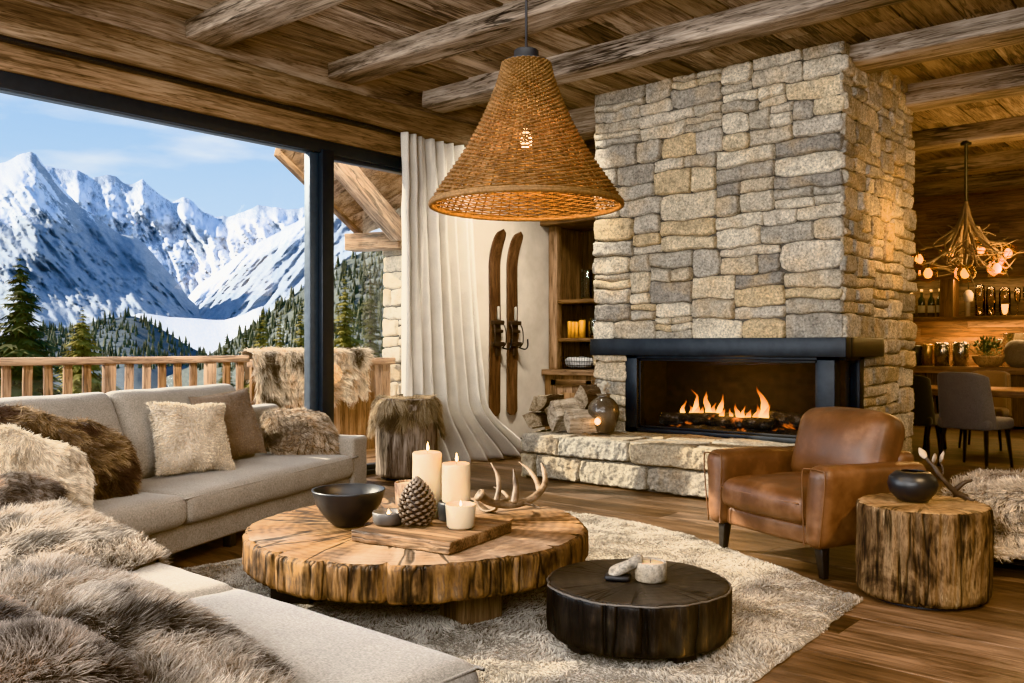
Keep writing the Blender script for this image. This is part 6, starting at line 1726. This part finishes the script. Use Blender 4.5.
for k, tpt in enumerate(tips):
    mid = tpt * np.array([.5, .5, 0]) + np.array([rg.uniform(-.05, .05), rg.uniform(-.05, .05), .45 * .5 + tpt[2] * .5 + .02])
    P = catmull([(0, 0, .78), tpt * np.array([.15, .15, 0]) + np.array([0, 0, .55]), mid, tpt + np.array([0, 0, .10]), tpt + np.array([0, 0, .04])], 8)
    V, F = tube(P, np.linspace(.022, .010, len(P)), 7); V += np.stack([fbm(V * 16, 2, q) for q in range(3)], 1) * .012; mb = MB().add(V, F)
    for j in range(5):
        b = P[int(len(P) * rg.uniform(.35, .95))]; dv = np.array([tpt[0], tpt[1], 0]); dv = dv / (np.linalg.norm(dv) + .01) * .2 + rg.normal(0, .12, 3)
        Q = catmull([b, b + dv * .5 + [0, 0, -.03], b + dv + [0, 0, rg.uniform(-.1, .12)]], 5); V, F = tube(Q, np.linspace(.011, .004, len(Q)), 5); mb.add(V, F)
    br_ = mb.build('branch', TWG, ch)
    V, F = lathe([(.0005, -.075), (.03, -.065), (.048, -.03), (.044, .005), (.022, .04), (.016, .05)], 14); MB().add(V + tpt, F).build('bulb', BUL, br_)
    V, F = lathe([(.0005, -.125), (.06, -.105), (.105, -.05), (.115, 0), (.09, .06), (.04, .085)], 20); MB().add(V + tpt, F).build('glass_globe', AMB, br_)
    V, F = lathe([(.001, .03), (.02, .03), (.02, .09), (.001, .095)], 10); MB().add(V + tpt, F).build('socket', IRON, br_)
mb = MB()
for k in range(26):
    a = rg.uniform(0, 6.28); R_ = rg.uniform(.3, .62); a2 = a + rg.uniform(.4, 1.2)
    Q = catmull([(R_ * .3 * math.cos(a), R_ * .3 * math.sin(a), rg.uniform(.15, .55)), (R_ * .8 * math.cos(a), R_ * .8 * math.sin(a), rg.uniform(-.05, .3)), (R_ * math.cos(a2), R_ * math.sin(a2), rg.uniform(-.1, .2))], 8)
    V, F = tube(Q, np.linspace(.014, .005, len(Q)), 6); mb.add(V, F)
mb.build('twig_tangle', TWG, ch)
V, F = tube([(0, 0, .5), (.02, 0, 0), (.03, -.02, -.26)], .006, 5); dr_ = MB().add(V, F).build('drop_cord', IRON, ch)
V, F = lathe([(.001, -.40), (.05, -.38), (.055, -.30), (.03, -.26), (.001, -.25)], 14, (.03, -.02, 0)); MB().add(V, F).build('drop_pendant', M_plain('drop_glass', (.5, .42, .32), .3), dr_)
# ================================================================== LIGHT
world = bpy.data.worlds.new('world'); SC.world = world; world.use_nodes = True
nt = world.node_tree; bg = nt.nodes['Background']
tc = nt.nodes.new('ShaderNodeTexCoord'); sx = nt.nodes.new('ShaderNodeSeparateXYZ'); nt.links.new(tc.outputs['Generated'], sx.inputs[0])
cr = nt.nodes.new('ShaderNodeValToRGB'); nt.links.new(sx.outputs[2], cr.inputs[0])
e = cr.color_ramp.elements
e[0].position = 0.0; e[0].color = (.60, .74, .90, 1)
e[1].position = 1.0; e[1].color = (.10, .24, .58, 1)
for p_, c_ in ((.1, (.60, .76, .93, 1)), (.3, (.30, .53, .86, 1))):
    x_ = e.new(p_); x_.color = c_
mp = nt.nodes.new('ShaderNodeMapping'); mp.inputs['Scale'].default_value = (3, 3, 13); nt.links.new(tc.outputs['Generated'], mp.inputs[0])
ns = nt.nodes.new('ShaderNodeTexNoise'); ns.inputs['Scale'].default_value = 2.2; ns.inputs['Detail'].default_value = 7; nt.links.new(mp.outputs[0], ns.inputs['Vector'])
r2 = nt.nodes.new('ShaderNodeValToRGB'); r2.color_ramp.elements[0].position = .5; r2.color_ramp.elements[0].color = (0, 0, 0, 1)
r2.color_ramp.elements[1].position = .75; r2.color_ramp.elements[1].color = (.7, .7, .7, 1); nt.links.new(ns.outputs['Fac'], r2.inputs[0])
mx = nt.nodes.new('ShaderNodeMix'); mx.data_type = 'RGBA'; nt.links.new(r2.outputs[0], mx.inputs[0]); nt.links.new(cr.outputs[0], mx.inputs[6]); mx.inputs[7].default_value = (.95, .95, .97, 1)
nt.links.new(mx.outputs[2], bg.inputs[0]); bg.inputs[1].default_value = 1.0

def light(kind, name, loc, energy, color, rot=None, size=None, size_y=None, to=None, **k):
    L = bpy.data.lights.new(name, kind); o = bpy.data.objects.new(name, L); COL.objects.link(o)
    o.location = loc; L.energy = energy; L.color = color
    if size is not None:
        if kind == 'AREA':
            L.size = size
            if size_y: L.shape = 'RECTANGLE'; L.size_y = size_y
        elif kind == 'SUN': L.angle = size
        else: L.shadow_soft_size = size
    if to is not None: o.rotation_euler = (Vector(to) - Vector(loc)).to_track_quat('-Z', 'Y').to_euler()
    for a, v in k.items(): setattr(L, a, v)
    return o
SUNH = Vector((.72, .36, -.46))
s_ = light('SUN', 'sun', (-20, -20, 20), 10.0, (1, .87, .68), size=.012); s_.rotation_euler = SUNH.to_track_quat('-Z', 'Y').to_euler()
# added lamp boosting the sky light from the window wall beside the camera
light('AREA', 'window_fill', (-6.6, -.4, 1.9), 280, (.88, .94, 1), size=4.4, size_y=2.6, to=(0, 1.5, 1.2))
# area lights added behind the camera as soft fill
light('AREA', 'room_fill', (.6, -1.6, 3.5), 175, (.98, .98, 1), size=3.5, size_y=2.5, to=(-3.6, 6.5, 1.2))
light('AREA', 'room_fill_left', (-4.2, -2.2, 3.2), 160, (.98, .99, 1), size=3, size_y=2, to=(-4.5, 7.5, 1.8))
# warm spots over the right side
light('SPOT', 'floor_spot', (.9, 3.4, 3.6), 520, (1, .68, .38), size=.15, to=(-.6, 4.4, 0), spot_size=1.1, spot_blend=.7)
light('POINT', 'pillar_glow', (-2.25, 8.7, 2.35), 14, (1, .55, .18), size=.1)  # extra lamp added for the amber glow on the chimney side
light('POINT', 'fire_glow', (-3.9, 7.8, .9), 12, (1, .48, .14), size=.15)
light('POINT', 'pendant_bulb_light', (-2.93, 3.55, 2.26), 44, (1, .62, .28), size=.05)
light('POINT', 'chandelier_light', (-2.3, 11.4, 2.15), 120, (1, .6, .25), size=.4)
light('AREA', 'shelf_strip', (-2.6, 15.75, 1.66), 60, (1, .6, .26), size=3.6, size_y=.1, to=(-2.6, 15.95, .9))
light('AREA', 'bottle_fill', (-3.2, 15.82, 2.37), 22, (1, .66, .32), size=3.2, size_y=.08, to=(-3.2, 15.95, 1.8))  # strip light added below the upper shelf to brighten the bottles
light('AREA', 'outdoor_fill', (-7.25, 5.6, 3.35), 150, (1, .95, .88), size=2.6, size_y=.3, to=(-8.8, 5.8, .9))  # unseen light added above the window to brighten railing and pelts
light('AREA', 'dining_fill', (1.5, 10.5, 3.4), 90, (1, .76, .5), size=3, to=(-1.5, 11.5, 0))

light('AREA', 'overhead_fill', (-2.6, 2.2, 3.68), 70, (1, .97, .95), size=3.2, size_y=2.4, to=(-2.9, 2.8, 0))  # soft overhead light added out of view to brighten the room
light('AREA', 'ceiling_fill', (-1.0, -1.2, 1.9), 150, (1, .97, .95), size=2.6, size_y=1.6, to=(-3.2, 4.6, 3.9))  # upward light added behind the camera to lift the ceiling
light('AREA', 'ski_wall_fill', (-5.6, 6.9, 3.85), 70, (1, .92, .8), size=.9, size_y=.5, to=(-6.9, 7.9, 1.2), spread=1.5)  # unseen area light added to brighten the wall with the skis
SC.view_settings.view_transform = 'Khronos PBR Neutral'

SC.view_settings.exposure = .33
cy = SC.cycles
cy.max_bounces = 7; cy.diffuse_bounces = 4; cy.glossy_bounces = 3; cy.transmission_bounces = 4; cy.transparent_max_bounces = 10
cy.caustics_reflective = False; cy.caustics_refractive = False
cy.use_denoising = True
cy.sample_clamp_indirect = 6
